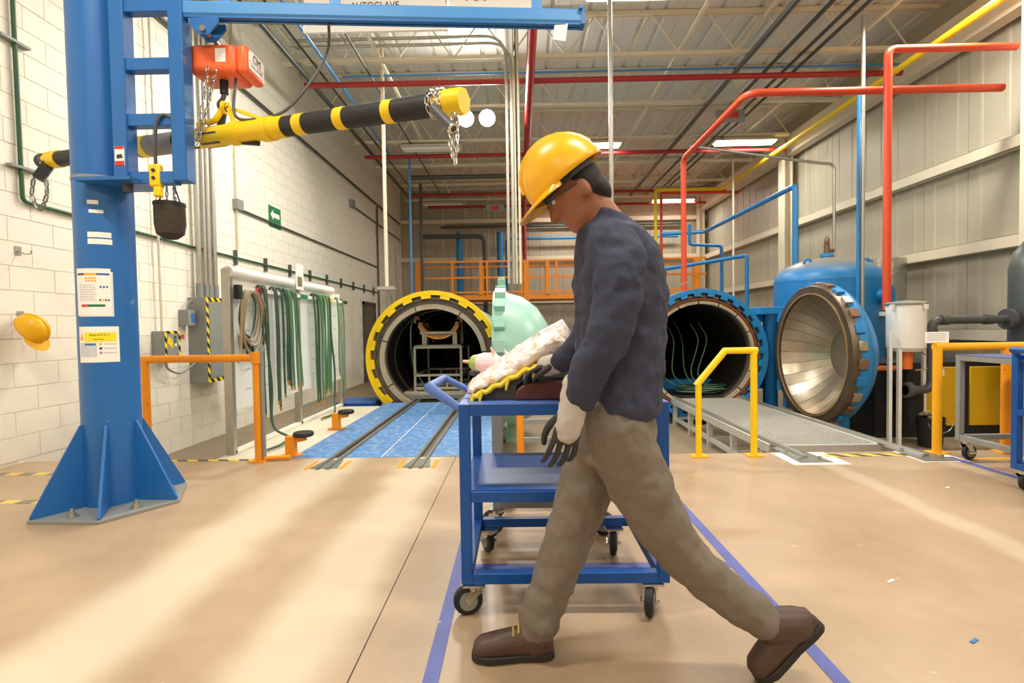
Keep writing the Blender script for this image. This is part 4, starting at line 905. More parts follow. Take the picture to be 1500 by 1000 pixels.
# trolley with curved mould inside
tr = thing('mould_trolley', (C1.x, 8.7, 0), 'steel tube trolley inside the yellow-ringed autoclave', 'trolley')
ty0, ty1 = 8.42, 10.2; tx0, tx1 = C1.x-.62, C1.x+.60
MB().bb((tx0, ty0, .02), (tx1, ty1, .10)).build('base_plate', M_GREY, tr, bevel=.006); MB().bb((tx0+.08, ty0+.1, .10), (tx1-.08, ty1, .13)).build('upper_plate', M_LINER, tr)
fx0, fx1 = C1.x-.36, C1.x+.42
def fr(mb, y):
    for x in (fx0, fx1): mb.bar((x, y, .13), (x, y, .88), .04, .04)
    for z in (.18, .40, .87): mb.bar((fx0, y, z), (fx1, y, z), .04, .04)
    for x in (fx0+.24, fx1-.24): mb.bar((x, y, .18), (x, y, .40), .03, .03)
for y in (8.6, 9.9): mb = MB(); fr(mb, y); mb.build('end_frame', M_LINER, tr, bevel=.004)
for x in (fx0, fx1):
    for z in (.40, .87): MB().bar((x, 8.6, z), (x, 9.9, z), .035, .035).build('side_bar', M_LINER, tr)
MB().bb((fx0, 8.58, .89), (fx1, 9.95, .91)).build('shelf', M_GREY, tr)
for y in (8.7, 9.7):
    mb = MB()
    for x in (fx0+.13, fx0+.17, fx1-.13, fx1-.09): mb.bar((x, y, .91), (x, y, 1.10), .035, .03)
    mb.tube([(fx0+.08, y, 1.11), (fx1-.08, y, 1.11)], .028, 10); mb.build('cradle', M_LINER, tr)
for x in (fx0+.12, fx1-.04): MB().bar((x, 9.2, .9), (x, 9.2, 1.28), .03, .03).build('upright', M_LINER, tr)
md = thing('curved_mould', (C1.x, 9.2, 1.0), 'curved copper-coloured moulded part lying on the trolley cradle', 'mould')
cm = V((C1.x+.03, 8.72, 1.36))
def trough(r0, r1, y0, y1, t0, t1, n=18):
    mb = MB(); vs = []
    for i in range(n+1):
        t = t0+(t1-t0)*i/n
        for r, y in ((r0, y0), (r1, y0), (r1, y1), (r0, y1)): vs.append(V((cm.x+r*math.sin(t), y, cm.z-r*.95*math.cos(t))))
    fs = [(i*4+k, i*4+4+k, i*4+4+(k+1) % 4, i*4+(k+1) % 4) for i in range(n) for k in range(4)] + [(0, 1, 2, 3), (n*4+3, n*4+2, n*4+1, n*4)]
    return mb.add(vs, fs)
trough(.30, .36, 8.72, 9.75, -1.35, 1.35).build('shell', M_COPPER, md)
trough(.355, .375, 8.70, 8.76, -1.2, 1.2).build('edge_tape', M_YELO, md)
for s in (-1, 1): MB().tube(spline([V((cm.x+s*.33, 8.72, cm.z-.02)), V((cm.x+s*.37, 8.70, cm.z+.03)), V((cm.x+s*.40, 8.70, cm.z-.08))], 4), .02, 7).build('film_flap', M_COPPER, md)
pipe('hose', 'green hose looping down inside the yellow-ringed autoclave', 'hose', spline([(C1.x-.28, 9.0, 1.42), (C1.x-.34, 8.95, 1.5), (C1.x-.46, 8.8, 1.2), (C1.x-.42, 8.75, .6), (C1.x-.25, 8.7, .25)], 6), .014, M_HOSE)
# ================================================================== BLUE AUTOCLAVE
C2 = at(1027, 519, Y0); R2_ = 1.06
a2 = thing('autoclave', (C2.x, Y0+2, PIT), 'open blue autoclave with dark interior and stainless bowl-shaped door', 'autoclave')
vessel(a2, C2, R2_, M_AUTOB, M_AUTOB, 28, .82, M_SOOT, M_LINER, 6.0, 16)
annulus(C2, .885, .905, Y0+.0, Y0+.06).build('orange_seal', mat('seal_orange', '#a8552c', .5), a2)
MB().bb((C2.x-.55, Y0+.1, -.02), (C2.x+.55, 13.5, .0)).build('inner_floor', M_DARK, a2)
D2 = V((at(1187, 520, 7.25).x, 7.25, .74)); RD2 = .97
door2 = MB().lathe([(0, .62), (.36, .60), (.62, .53), (.84, .36), (.95, .24), (.985, .19), (.985, .15), (.98, .14), (.96, .06), (.90, .06), (.83, .14), (.72, .32), (.54, .47), (.36, .55), (0, .57)], D2, (1, 0, 0), 64).build('door', M_AUTOB, a2)
MB().lathe([(.83, -.02), (.955, -.02), (.965, 0), (.965, .09), (.83, .09)], D2, (1, 0, 0), 64, close=True).build('door_rim', mat('rim_bronze', '#6e6152', .4, .7, var=.25, scale=6), door2)
MB().lathe([(.845, -.03), (.86, -.03), (.86, -.018), (.845, -.018)], D2, (1, 0, 0), 64, close=True).build('seal_ring', mat('seal_gold', '#c8ab7a', .35, .6), door2)
def dpt(r, h, t): return D2 + V((h, r*math.cos(t), r*math.sin(t)))
bowl = [(.835, .0), (.80, .10), (.68, .27), (.50, .41), (.34, .49)]
NP = 28
for k in range(NP):
    a0_, a1_ = 2*PI*k/NP+.004, 2*PI*(k+1)/NP-.004; vs = []
    for r, h in bowl: vs += [dpt(r, h, a0_), dpt(r, h, (a0_+a1_)/2), dpt(r, h, a1_)]
    for r, h in bowl: vs += [dpt(r, h+.012, a0_), dpt(r, h+.012, a1_)]
    n = len(bowl); fs = []
    for i in range(n-1):
        fs += [(i*3, i*3+1, i*3+4, i*3+3), (i*3+1, i*3+2, i*3+5, i*3+4)]
        b = n*3+i*2; fs += [(i*3, i*3+3, b+2, b), (i*3+2, b+1, b+3, i*3+5)]
    MB().add(vs, fs).build('lining_panel', M_STAIN, door2, angle=30)
MB().lathe([(0, .49), (.345, .487), (.345, .50)], D2, (1, 0, 0), 40).build('centre_disc', mat('bowl_centre', '#9a8f80', .45, .7, var=.1), door2)
MB().lathe([(.0, .482), (.01, .482), (.01, .49)], D2, (1, 0, 0), 10).build('centre_bolt', M_DGREY, door2)
for k in range(28):
    a = 2*PI*(k+.3)/28; ca, sa = math.cos(a), math.sin(a); Rk = Matrix(((1, 0, 0), (0, ca, -sa), (0, sa, ca)))
    MB().box(D2 + Rk @ V((.09, .975, 0)), (.10, .06, .12), Rk).build('door_lug', (M_AUTOB, M_STAIN, mat('rusty_steel', '#8a6a52', .5, .5, var=.25))[k % 3], door2, bevel=.006)
for s in (-.55, .55): MB().bar(D2+V((.40, .75, s)), V((C2.x+R2_*.97, Y0+.35, D2.z+s)), .14, .16).build('hinge_arm', M_AUTOB, door2); MB().cyl((C2.x+R2_+.1, Y0+.1, -.3), (C2.x+R2_+.1, Y0+.1, 1.35), .11, 18).build('hinge_post', M_AUTOB, door2)
MB().bb((C2.x+R2_-.12, Y0-.02, 1.33), (C2.x+R2_+.36, Y0+.3, 1.45)).build('hinge_cap', M_AUTOB, door2, bevel=.01); MB().lathe([(0, 0), (.2, 0), (.2, .06), (.1, .14), (0, .14)], (C2.x+R2_+.1, Y0+.1, PIT+.1), n=18).build('hinge_foot', M_AUTOB, door2)
MB().bb((D2.x+.3, D2.y-.08, PIT), (D2.x+.5, D2.y+.08, D2.z-.85)).build('door_prop', M_AUTOB, door2)
mb = MB(); mb.cyl((C2.x-.55, Y0+.4, C2.z+.85), (C2.x-.55, Y0+.4, C2.z+1.4), .05, 12); mb.cyl((C2.x-.55, Y0+.4, C2.z+1.25), (C2.x-.55, Y0+.4, C2.z+1.33), .08, 12); mb.cyl((C2.x-.55, Y0+.4, C2.z+1.08), (C2.x-.55, Y0+.4, C2.z+1.14), .07, 12); mb.build('relief_valve', M_AUTOB, a2)
mb = MB(); mb.bar((C2.x-.42, Y0+.02, C2.z+R2_+.03), (C2.x-.18, Y0+.02, C2.z+R2_+.12), .05, .02); mb.build('latch_bar', M_CHROME, a2)
g = thing('hose_pile', (C2.x+.15, Y0+.5, 0), 'tangle of green hoses lying inside the blue autoclave', 'hose')
for k in range(9):
    cx, cy, r = C2.x+.12+random.uniform(-.08, .1), Y0+.42+random.uniform(0, .2), random.uniform(.16, .32)
    MB().tube([(cx+r*1.3*math.cos(t), cy+r*.6*math.sin(t), .03+.014*k+.012*math.sin(2*t+k)) for t in [2*PI*i/24 for i in range(24)]], .011, 6, closed=True).build('loop', M_HOSE if k % 2 else M_HOSED, g)
for k, (x, z, yy) in enumerate(((.15, .82, .9), (.3, .86, .9), (-.25, .8, 1.0), (-.5, .6, 1.2), (.02, .9, 1.4))):
    MB().tube(spline([(C2.x+x, Y0+yy+.1, C2.z+z*.5+.1), (C2.x+x+.08, Y0+yy-.1, C2.z+.2), (C2.x+x*.8-.05, Y0+.7, .35), (C2.x+x*.6+.1, Y0+.5, .1)], 6), .011, 6).build('hanging_hose', M_HOSE, g)

# ================================================================== VERTICAL BLUE TANK
def dusty():
    m = M_AUTOB.copy(); m.name = 'vessel_blue_dusty'; nt = m.node_tree; N = nt.nodes; L = nt.links; b = N['Principled BSDF']
    src = b.inputs['Base Color'].links[0].from_socket; g = N.new('ShaderNodeNewGeometry'); sp = N.new('ShaderNodeSeparateXYZ'); L.new(g.outputs['Normal'], sp.inputs[0])
    mr = N.new('ShaderNodeMapRange'); mr.interpolation_type = 'SMOOTHSTEP'; L.new(sp.outputs['Z'], mr.inputs[0]); mr.inputs[1].default_value = .45; mr.inputs[2].default_value = .95; mr.inputs[4].default_value = .85
    mx = N.new('ShaderNodeMix'); mx.data_type = 'RGBA'; L.new(mr.outputs[0], mx.inputs['Factor']); L.new(src, mx.inputs[6]); mx.inputs[7].default_value = lin('#8f8a72'); L.new(mx.outputs[2], b.inputs['Base Color'])
    return m
TC = V((at(1211, 450, 9.35).x, 9.35, 0)); TR = .86; zs, ztp = 1.93, 2.32
M_DUSTY = dusty()
tk = thing('vertical_tank', (TC.x, TC.y, PIT), 'tall blue vertical tank with dusty domed top behind the bowl door', 'tank')
MB().lathe([(0, .1), (.5, .14), (TR*.93, .25), (TR, .42), (TR, zs)], TC, n=56).build('shell', M_AUTOB, tk)
MB().lathe([(TR+.004, zs-.02), (TR, zs+.02), (TR*.96, zs+.12), (TR*.82, zs+.25), (TR*.55, zs+.35), (0, ztp+.05)], TC, n=56).build('dome', M_DUSTY, tk)
for s in (-.62, .62):
    p = TC + V((s*TR*.95, -.3, zs+.22)); MB().lathe([(.045, -.012), (.085, -.012), (.085, .012), (.045, .012)], p+V((0, 0, .07)), (0, 1, 0), 18, close=True).build('lifting_eye', M_AUTOB, tk)
v0 = TC+V((0, 0, ztp+.04)); mb = MB(); mb.cyl(v0, v0+V((0, 0, .06)), .11, 16); mb.build('top_flange', M_AUTOB, tk); mb = MB(); mb.cyl(v0+V((0, 0, .06)), v0+V((0, 0, .22)), .05, 12); mb.cyl(v0+V((0, 0, .12)), v0+V((.12, 0, .12)), .035, 10); mb.ell(v0+V((0, 0, .28)), (.045, .045, .1)); mb.build('safety_valve', mat('bronze_valve', '#7a6248', .45, .6), tk)
for s, zz in ((.52, 1.62), (-.75, 1.6)):
    p = TC + V((s*TR, -math.sqrt(1-s*s)*TR, zz)); d = V((s, -math.sqrt(1-s*s), 0)); mb = MB(); mb.cyl(p-d*.05, p+d*.12, .12, 18); mb.cyl(p+d*.10, p+d*.15, .17, 20); mb.build('nozzle', M_AUTOB, tk)
MB().cyl(TC+V((TR*.9, -.3, 1.5)), TC+V((TR*1.15, -.38, 1.5)), .07, 12).build('side_stub', M_AUTOB, tk)
for k in range(4):
    a = PI/4+k*PI/2; p = TC+V((math.cos(a)*.65, math.sin(a)*.65, PIT)); MB().bar(p, p+V((0, 0, .7)), .12, .12).build('leg', M_AUTOB, tk)
for zz in (1.28, .35): MB().bb(TC+V((.40, -TR-.004, zz)), TC+V((.62, -TR*.70, zz+.07))).build('label_plate', M_PAPER, tk)
# foil-clad duct behind
p = V((at(1297, 400, 9.6).x, 9.6, PIT)); t = thing('insulated_duct', p, 'foil-clad round duct standing behind the vertical blue tank', 'duct')
MB().cyl(p, p+V((0, 0, 2.75)), .32, 24).build('cladding', M_SILVER, t); MB().cyl(p+V((0, 0, .9)), p+V((0, 0, 1.15)), .36, 24).build('collar', M_DGREY, t)

# ================================================================== METAL WALKWAY
WX0, WX1 = 2.50, 3.55; WY0, WY1 = 5.05, 8.35
wk = thing('walkway', (3.0, 6.7, PIT), 'aluminium grating walkway leading into the blue autoclave', 'walkway')
mb = MB(); x = WX0+.06
while x < WX1-.05: mb.bb((x-.003, WY0, -.045), (x+.003, WY1, -.012)); x += .034
y = WY0+.02
while y < WY1: mb.bar((WX0+.05, y, -.02), (WX1-.05, y, -.02), .008, .018); y += .05
o = mb.build('grating', M_ALU, wk, smooth=False); o['kind'] = 'stuff'
for x in (WX0, WX1):
    MB().bb((x-.05, WY0, -.09), (x+.05, WY1, -.0)).build('side_beam', M_ALU, wk, bevel=.004)
    MB().prism([(x-.035, 4.5, .003), (x+.035, 4.5, .003), (x+.02, 4.5, .03), (x-.02, 4.5, .03)], (0, WY1-4.5, 0)).build('rail', M_GALV, wk, smooth=False)
    pl_ = MB().prism([(x-.12, 4.36, .0), (x+.16, 4.36, .0), (x+.1, 4.9, 0), (x-.1, 4.9, 0)], (0, 0, .008)).build('end_plate', M_GREY, wk)
    for dx, dy in ((-.07, 4.45), (.10, 4.45), (.07, 4.65), (-.06, 4.7)): MB().cyl((x+dx, dy, .008), (x+dx, dy, .035), .013, 8).build('bolt', M_GALV, pl_)
MB().bb((WX0, WY0-.02, -.09), (WX1, WY0+.02, -.01)).build('end_beam', M_ALU, wk)
for y in (5.25, 6.0, 6.75, 7.5, 8.25):
    for x in (WX0, WX1): MB().bar((x, y, PIT), (x, y, -.09), .06, .06).build('leg', M_ALU, wk)
    MB().bar((WX0, y, PIT+.1), (WX1, y, PIT+.1), .04, .04).build('cross_bar', M_ALU, wk)
for x in (WX0, WX1): MB().bar((x, 5.25, PIT+.1), (x, 8.25, PIT+.1), .05, .05).build('lower_beam', M_ALU, wk)
mb = MB(); mb.bb((WX0-.2, 4.3, .0004), (WX0+.28, 4.715, .0016)); tag(mb.build('pale_patch', M_WHITE, None, org=(WX0, 4.5, 0), smooth=False), 'pale painted patch under the left walkway rail end', 'floor paint')
mb = MB(); mb.bb((WX1-.14, 4.34, .0004), (WX1+.25, 4.715, .0016)); tag(mb.build('pale_patch', M_WHITE, None, org=(WX1, 4.5, 0), smooth=False), 'pale painted patch under the right walkway rail end', 'floor paint')

# ================================================================== COMPRESSOR CORNER
YW = 6.75
wc = V((at(1327, 480, YW).x, YW, 0)); z0, z1 = at(1327, 512, YW).z, at(1327, 443, YW).z; wr_ = .215
t = thing('filter_vessel', (wc.x, wc.y, PIT), 'white cylindrical filter vessel standing on thin white legs', 'vessel')
MB().lathe([(0, z0-.03), (wr_*.8, z0-.02), (wr_, z0+.03), (wr_, z1-.02), (0, z1-.02)], wc, n=36).build('drum', M_WHITE, t)
lid = MB().lathe([(wr_+.02, z1-.03), (wr_+.025, z1-.01), (wr_*.9, z1+.01), (0, z1+.03)], wc, n=36).build('lid', M_GALV, t)
for k in range(4): a = k*PI/2+.3; MB().box(wc+V((math.cos(a)*(wr_+.03), math.sin(a)*(wr_+.03), z1-.06)), (.04, .04, .06)).build('clamp', M_WHITE, lid)
for u in (1303, 1317, 1353):
    p = at(u, 560, YW-.1 if u < 1340 else YW+.12); MB().bar((p.x, p.y, PIT), (p.x, p.y, z0+.26), .042, .042).build('leg', M_WHITE, t)
MB().cyl(wc+V((0, 0, z0-.25)), wc+V((0, 0, z0-.02)), .075, 16).build('outlet', M_ORPIPE, t); MB().tube(bend([wc+V((0, 0, z0-.2)), wc+V((-.1, 0, z0-.24)), wc+V((-.35, .05, z0-.24))], .05), .035, 12).build('outlet_elbow', M_ORPIPE, t)
MB().tube(spline([wc+V((.1, -.1, z0)), wc+V((.22, -.12, z0-.12)), wc+V((.18, -.12, z0-.24)), wc+V((.05, -.1, z0-.26))], 5), .01, 7).build('drain_hose', M_HOSEB, t)
cx0, cx1, cyf = at(1284, 600, 7.1).x, at(1486, 600, 7.1).x, 7.1
zt = at(1380, 530, 7.1).z
t = thing('compressor', ((cx0+cx1)/2, cyf+.5, PIT), 'yellow and black cabinet air compressor behind the golden railing', 'compressor')
MB().bb((cx0, cyf+.02, PIT), (cx1, cyf+.75, zt)).build('housing', M_BLACK, t, bevel=.01)
for u0, u1 in ((1356, 1401), (1421, 1468)): MB().bb((at(u0, 600, cyf).x, cyf, PIT+.16), (at(u1, 600, cyf).x, cyf+.03, zt-.07)).build('yellow_panel', M_COMPY, t, bevel=.006)
p = at(1379, 546, cyf); MB().bb(p+V((-.04, -.002, -.04)), p+V((.04, .001, .05))).build('rating_label', M_PAPER, t, smooth=False)
p = at(1333, 560, 6.95); mb = MB(); mb.cyl(V((p.x, 6.95, PIT+.35)), V((p.x, 6.95, .32)), .15, 20); mb.cyl((p.x-.02, 6.95, .3), (p.x-.02, 6.95, .6), .06, 12); mb.build('separator', M_BLACK, t)
M_PVC = mat('grey_pvc', '#4c4d4f', .4)
e0 = at(1365, 468, 6.62); e1 = at(1480, 467, 6.62); e2 = at(1366, 572, 6.62); e3 = at(1328, 571, 6.62)
pp = thing('plastic_pipe', e2, 'dark grey plastic pipe with elbows above the compressor', 'pipe')
MB().tube(bend([e1, V((e0.x, 6.62, e1.z)), V((e0.x, 6.62, e3.z)), e3], .12), .052, 16).build('tube', M_PVC, pp)
for p, d in ((V((e0.x+.16, 6.62, e1.z)), V((1, 0, 0))), (e1+V((-.28, 0, 0)), V((1, 0, 0))), (V((e0.x, 6.62, e1.z-.16)), V((0, 0, 1))), (e3+V((.03, 0, 0)), V((1, 0, 0)))): MB().cyl(p-d*.05, p+d*.05, .064, 16).build('socket', M_PVC, pp)
MB().cyl(e1+V((-.06, 0, 0)), e1+V((0, 0, 0)), .13, 20).build('flange', M_PVC, pp); MB().cyl(e3+V((-.02, 0, 0)), e3+V((.05, 0, 0)), .1, 18).build('flange', M_PVC, pp)
dc = V((e1.x+.45, 6.62, 0)); dt = thing('dark_tank', (dc.x, dc.y, PIT), 'dark grey vertical pressure tank at the end of the plastic pipe', 'tank')
MB().lathe([(.0, .2), (.3, .25), (.36, .4), (.36, 1.85), (.32, 2.05), (.2, 2.22), (0, 2.28)], dc, n=36).build('shell', mat('tank_grey', '#5c6462', .35, .3), dt)
for k in range(3): a = k*2*PI/3; MB().bar(dc+V((math.cos(a)*.33, math.sin(a)*.33, PIT)), dc+V((math.cos(a)*.33, math.sin(a)*.33, .4)), .06, .06).build('leg', M_DGREY, dt)
b = gnd(1330, 644, PIT); b.y = min(b.y, 6.6); t = thing('bucket', b, 'black plastic bucket filled with rags under the filter vessel', 'bucket')
MB().lathe([(0, .0), (.125, .0), (.15, .36), (.156, .36), (.156, .38), (.143, .38), (.13, .05), (0, .05)], b, n=26).build('pail', M_BLACK, t)
for z in (.29, .33): MB().lathe([(.147, z-.006), (.157, z-.006), (.157, z+.006), (.147, z+.006)], b, n=26, close=True).build('rib', M_BLACK, t)
for k in range(9): a = k*.7; MB().ell(b+V((.08*math.cos(a), .08*math.sin(a), .385+.02*(k % 3))), (.05, .03, .025), 8, 5, Matrix.Rotation(a*2, 3, 'Z')).build('rag', M_HOSEB, t)
MB().tube([b+V((.15*math.cos(t_), -.16-.02*math.sin(t_), .33-.12*math.sin(t_))) for t_ in [PI*i/10 for i in range(11)]], .004, 6).build('handle', M_GALV, t)
pn = at(1372, 494, 4.66); t = thing('rail_sign', pn+V((0, 0, -.05)), 'small white printed panel clipped above the golden railing post', 'sign')
sh = MB().bb(pn+V((-.10, 0, -.05)), pn+V((.11, .004, .05))).build('panel', M_PAPER, t, smooth=False)
for k in range(4): MB().bb(pn+V((-.08, -.001, .03-.018*k)), pn+V((.08, .0, .033-.018*k))).build('text_line', M_INKG, sh, smooth=False)
MB().bb(pn+V((-.02, -.004, -.09)), pn+V((.03, .0, -.045))).build('clip', M_YELO, t)

# ================================================================== CARTS
def castor(parent, p, yaw, brake=True, r=.062, name='castor'):
    """p = mounting point under the frame; wheel bottom at z = 0"""
    c, s = math.cos(yaw), math.sin(yaw); R = Matrix.Rotation(yaw, 3, 'Z'); w = V((p.x, p.y, r)) + R @ V((.03, 0, 0))
    k = MB(); k.box(V((p.x, p.y, p.z-.004)), (.09, .09, .008)); k.cyl(V((p.x, p.y, p.z-.03)), V((p.x, p.y, p.z-.004)), .03, 14)
    for sd in (-.026, .026):
        q = [R @ V((x, sd, z)) + V((p.x, p.y, 0)) for x, z in ((-.035, p.z-.03), (.035, p.z-.03), (.05, r+.01), (.03, r-.015), (.01, r+.01))]; k.prism(q, R @ V((0, .003, 0)))
    o = k.build(name, M_CHROME, parent)
    ax = R @ V((0, 1, 0))
    wh = MB().lathe([(.018, -.019), (r*.82, -.017), (r*.97, -.013), (r, 0), (r*.97, .013), (r*.82, .017), (.018, .019)], w, ax, 28, close=True).build('wheel', M_BLACK, o)
    MB().lathe([(0, -.022), (r*.62, -.021), (r*.62, .021), (0, .022)], w, ax, 20).build('hub', M_GREYP, o)
    MB().cyl(w-ax*.04, w+ax*.04, .007, 8).build('axle_bolt', M_CHROME, o)
    if brake:
        MB().box(w+R @ V((-.0, -.034, .0)), (.075, .006, .018), R).build('brake_lever', M_CHROME, o)
    return o
def cart(t, x0, x1, y0, y1, h, m, zl=.135, zm=.50, s=.045, shelf=True, mtop=None):
    for x in (x0, x1):
        for y in (y0, y1): MB().bb((x-s/2, y-s/2, zl), (x+s/2, y+s/2, h-.002)).build('leg', m, t, bevel=.003)
    for z, nm in ((zl+s/2, 'lower_rail'), (h-s/2-.004, 'top_rail')) + (((zm, 'shelf_rail'),) if shelf else ()):
        for y in (y0, y1): MB().bb((x0+s/2, y-s/2+.001, z-s/2), (x1-s/2, y+s/2-.001, z+s/2)).build(nm, m, t, bevel=.003)
        for x in (x0, x1): MB().bb((x-s/2+.001, y0+s/2, z-s/2), (x+s/2-.001, y1-s/2, z+s/2)).build(nm, m, t, bevel=.003)
    MB().bb((x0-s/2, y0-s/2, h-.004), (x1+s/2, y1+s/2, h)).build('top_sheet', mtop or m, t, smooth=False)
    if shelf: MB().bb((x0-.01, y0-.01, zm+s/2), (x1+.01, y1+.01, zm+s/2+.003)).build('shelf_sheet', m, t, smooth=False)
cx0, cx1 = gnd(685, 903).x, gnd(975, 903).x; cy0 = gnd(830, 902).y + .02; cy1 = cy0+.60
ch = at(830, 590, cy0-.02).z
mc = thing('blue_cart', ((cx0+cx1)/2, (cy0+cy1)/2, 0), 'blue steel shelf cart on castors pushed by the worker', 'cart')
cart(mc, cx0, cx1, cy0, cy1, ch, M_CART, mtop=M_CARTL)
for (x, y, yw) in ((cx0+.03, cy0+.01, PI+.25), (cx1-.05, cy0+.01, -PI/2-.35), (cx0+.06, cy1-.02, PI/2+.5), (cx1-.1, cy1-.02, -PI/2-.2)): castor(mc, V((x, y, .135)), yw)
hb = V((cx0-.02, 0, ch-.03))
MB().tube([V((cx0-.0, cy0+.03, ch-.04)), V((cx0-.155, cy0+.06, ch+.06)), V((cx0-.155, cy1-.10, ch+.06)), V((cx0, cy1-.06, ch-.03))], .016, 12).build('push_handle', M_CARTL, mc)
gx0, gx1, gy0, gy1 = -.14, .46, 2.92, 3.45
gc = thing('grey_cart', ((gx0+gx1)/2, 3.2, 0), 'grey steel cart on castors standing behind the blue cart', 'cart')
cart(gc, gx0, gx1, gy0, gy1, .80, M_GREYP, zl=.16, zm=.45, shelf=False)
for x, y, yw in ((gx0, gy1, .3), (gx1, gy1, 2.8), (gx1-.02, gy0, -.5), (gx0, gy0, 2.6)): castor(gc, V((x, y, .16)), yw, r=.07)
rx0, rx1, ry0, ry1 = at(1406, 600, 4.42).x, 4.75, 3.85, 4.42
rc = thing('grey_cart', ((rx0+rx1)/2, 4.1, 0), 'grey steel cart with paint-stained blue top by the golden railing', 'cart')
cart(rc, rx0, rx1, ry0, ry1, .90, M_GREYP, zl=.17, shelf=False, mtop=mat('stained_top', '#4a5a92', .5, var=.3, scale=8, spots=('#a8433a', 9, .60)))
for x, y, yw in ((rx0+.04, ry1-.02, .2), (rx0+.06, ry0, .4), (rx1, ry1, 2.8), (rx1, ry0, 2.9)): castor(rc, V((x, y, .17)), yw, r=.065)
bx0 = at(1490, 600, 3.6).x
bc_ = thing('blue_cart', (bx0+.4, 3.35, 0), 'blue shelf cart standing beside the grey cart by the railing', 'cart')
cart(bc_, bx0, bx0+.85, 3.05, 3.6, .95, M_CART, zl=.15, zm=.55)
for x, y, yw in ((bx0+.03, 3.58, .2), (bx0+.03, 3.08, .3), (bx0+.82, 3.58, 2.8), (bx0+.82, 3.08, 2.9)): castor(bc_, V((x, y, .15)), yw)
MB().tube([V((bx0, 3.57, .92)), V((bx0-.13, 3.5, .99)), V((bx0-.13, 3.15, .99)), V((bx0, 3.08, .92))], .016, 10).build('push_handle', M_CART, bc_)

# ================================================================== PARTS ON THE BLUE CART
YB0, YB1 = cy0+.04, cy0+.42
def pt(u, v, y=None): return at(u, v, y or cy0+.06)
bl = [pt(u, v) for u, v in ((752, 581), (757, 571), (766, 564), (782, 561), (832, 558), (900, 556), (905, 581))]
zt0 = ch+.001
bl[0].z = zt0; bl[-1].z = zt0
o = MB().prism(bl, (0, .22, 0)).build('wood_block', M_WOOD, None, org=(bl[0].x, cy0+.06, ch), bevel=.008); tag(o, 'dark red-brown wooden block lying on the blue cart', 'block')
mo = thing('grey_mould', (pt(780, 560).x, cy0+.3, ch), 'dark grey sloping mould under the film-wrapped part on the cart', 'mould')
ol = [at(u, v, cy0+.11) for u, v in ((690, 583), (720, 571), (745, 557), (775, 540), (815, 531), (900, 524), (960, 530), (962, 550), (785, 553), (766, 556), (757, 565), (753, 583))]
for p in (ol[0], ol[-1]): p.z = zt0
MB().prism(ol, (0, .30, 0)).build('body', M_MOULD, mo, smooth=False)
fp = thing('bagged_part', (pt(760, 540).x, cy0+.3, ch), 'long part wrapped in pale pink vacuum film with yellow sealant edge', 'part')
M_FILM = mat('pink_film', '#fbece6', .22, var=.10, scale=16, bump=.9, bscale=26, spots=('#f3c3ab', 24, .55), coat=.5)
def film(y0, y1):
    A = [(692, 570, 0), (702, 561, .02), (721, 553, .05), (745, 540, .075), (775, 520, .09), (800, 504, .085), (820, 492, .06), (828, 487, .045)]
    rings = []
    cen = spline([at(u, v, cy0+.24) for u, v, r in A], 5); rad = []
    for i in range(len(A)-1): rad += [A[i][2]+(A[i+1][2]-A[i][2])*k/5 for k in range(5)]
    rad.append(A[-1][2])
    for i, (p, r) in enumerate(zip(cen, rad)):
        d = (cen[min(i+1, len(cen)-1)]-cen[max(i-1, 0)]).normalized(); up = V((0, 1, 0)).cross(d) * -1
        rings.append((p, V((0, 1, 0))*(.17 if i < 30 else .10), up*(.026+r*.45)))
    mb = MB().loft(rings, 28)
    for v in mb.v: v += V((random.uniform(-1, 1), random.uniform(-1, 1), random.uniform(-1, 1)))*.010
    return mb
fo = film(0, 0).build('film_wrap', M_FILM, fp, angle=25)
sm = fo.modifiers.new('sub', 'SUBSURF'); sm.levels = sm.render_levels = 1
edge = spline([at(u, v, cy0+.07) for u, v in ((693, 583), (702, 577), (722, 568), (745, 556), (770, 543), (790, 537), (815, 533))], 4)
M_SEAL = mat('sealant_yellow', '#f2d22c', .45, var=.1)
MB().tube([p+V((0, 0, .006*math.sin(i*1.7))) for i, p in enumerate(edge)], .011, 7).build('sealant_edge', M_SEAL, fp)
for i in (0, 5, 12, 19, 23):
    p = edge[min(i, len(edge)-1)]; MB().tube([p+V((0, 0, .01)), p+V((-.008, -.006, -.02)), p+V((-.012, -.008, -.045 if i > 3 else -.01))], [.011, .008, .004], 7).build('sealant_tab', M_SEAL, fp)
MB().tube(spline([at(688, 573, cy0+.34), at(694, 562, cy0+.38), at(700, 560, cy0+.4)], 4), .014, 7).build('sealant_edge', M_SEAL, fp)
r0, r1 = at(800, 503, cy0+.22), at(833, 484, cy0+.22)
MB().tube([r0, r1], [.066, .060], 16).build('clear_roll_end', mat('clear_film', '#c9c6c8', .12, var=.3, scale=20, bump=.4), fp)
for k, (u, v) in enumerate(((735, 528), (742, 518), (722, 515), (770, 545), (795, 538), (805, 533))):
    p = at(u, v, cy0+.2 if k < 3 else cy0+.09); MB().tube([p+V((.01, 0, -.02)), p, p+V((-.01, -.005, .022 if k < 3 else -.03))], [.014, .01, .002], 6).build('film_tail', M_FILM, fp)
bt = thing('bagged_bottle', at(705, 545, cy0+.42), 'film-wrapped pink bottle with green neck ring and tan nozzle', 'bottle')
q0, q1, q2, q3 = at(722, 532, cy0+.42), at(697, 531, cy0+.42), at(688, 530, cy0+.42), at(678, 529, cy0+.42)
mb = MB().tube([q0+V((.05, 0, -.02)), q0, q0.lerp(q1, .5), q1], [.03, .052, .050, .038], 18); [v.__iadd__(V((random.uniform(-1, 1), random.uniform(-1, 1), random.uniform(-1, 1)))*.003) for v in mb.v]
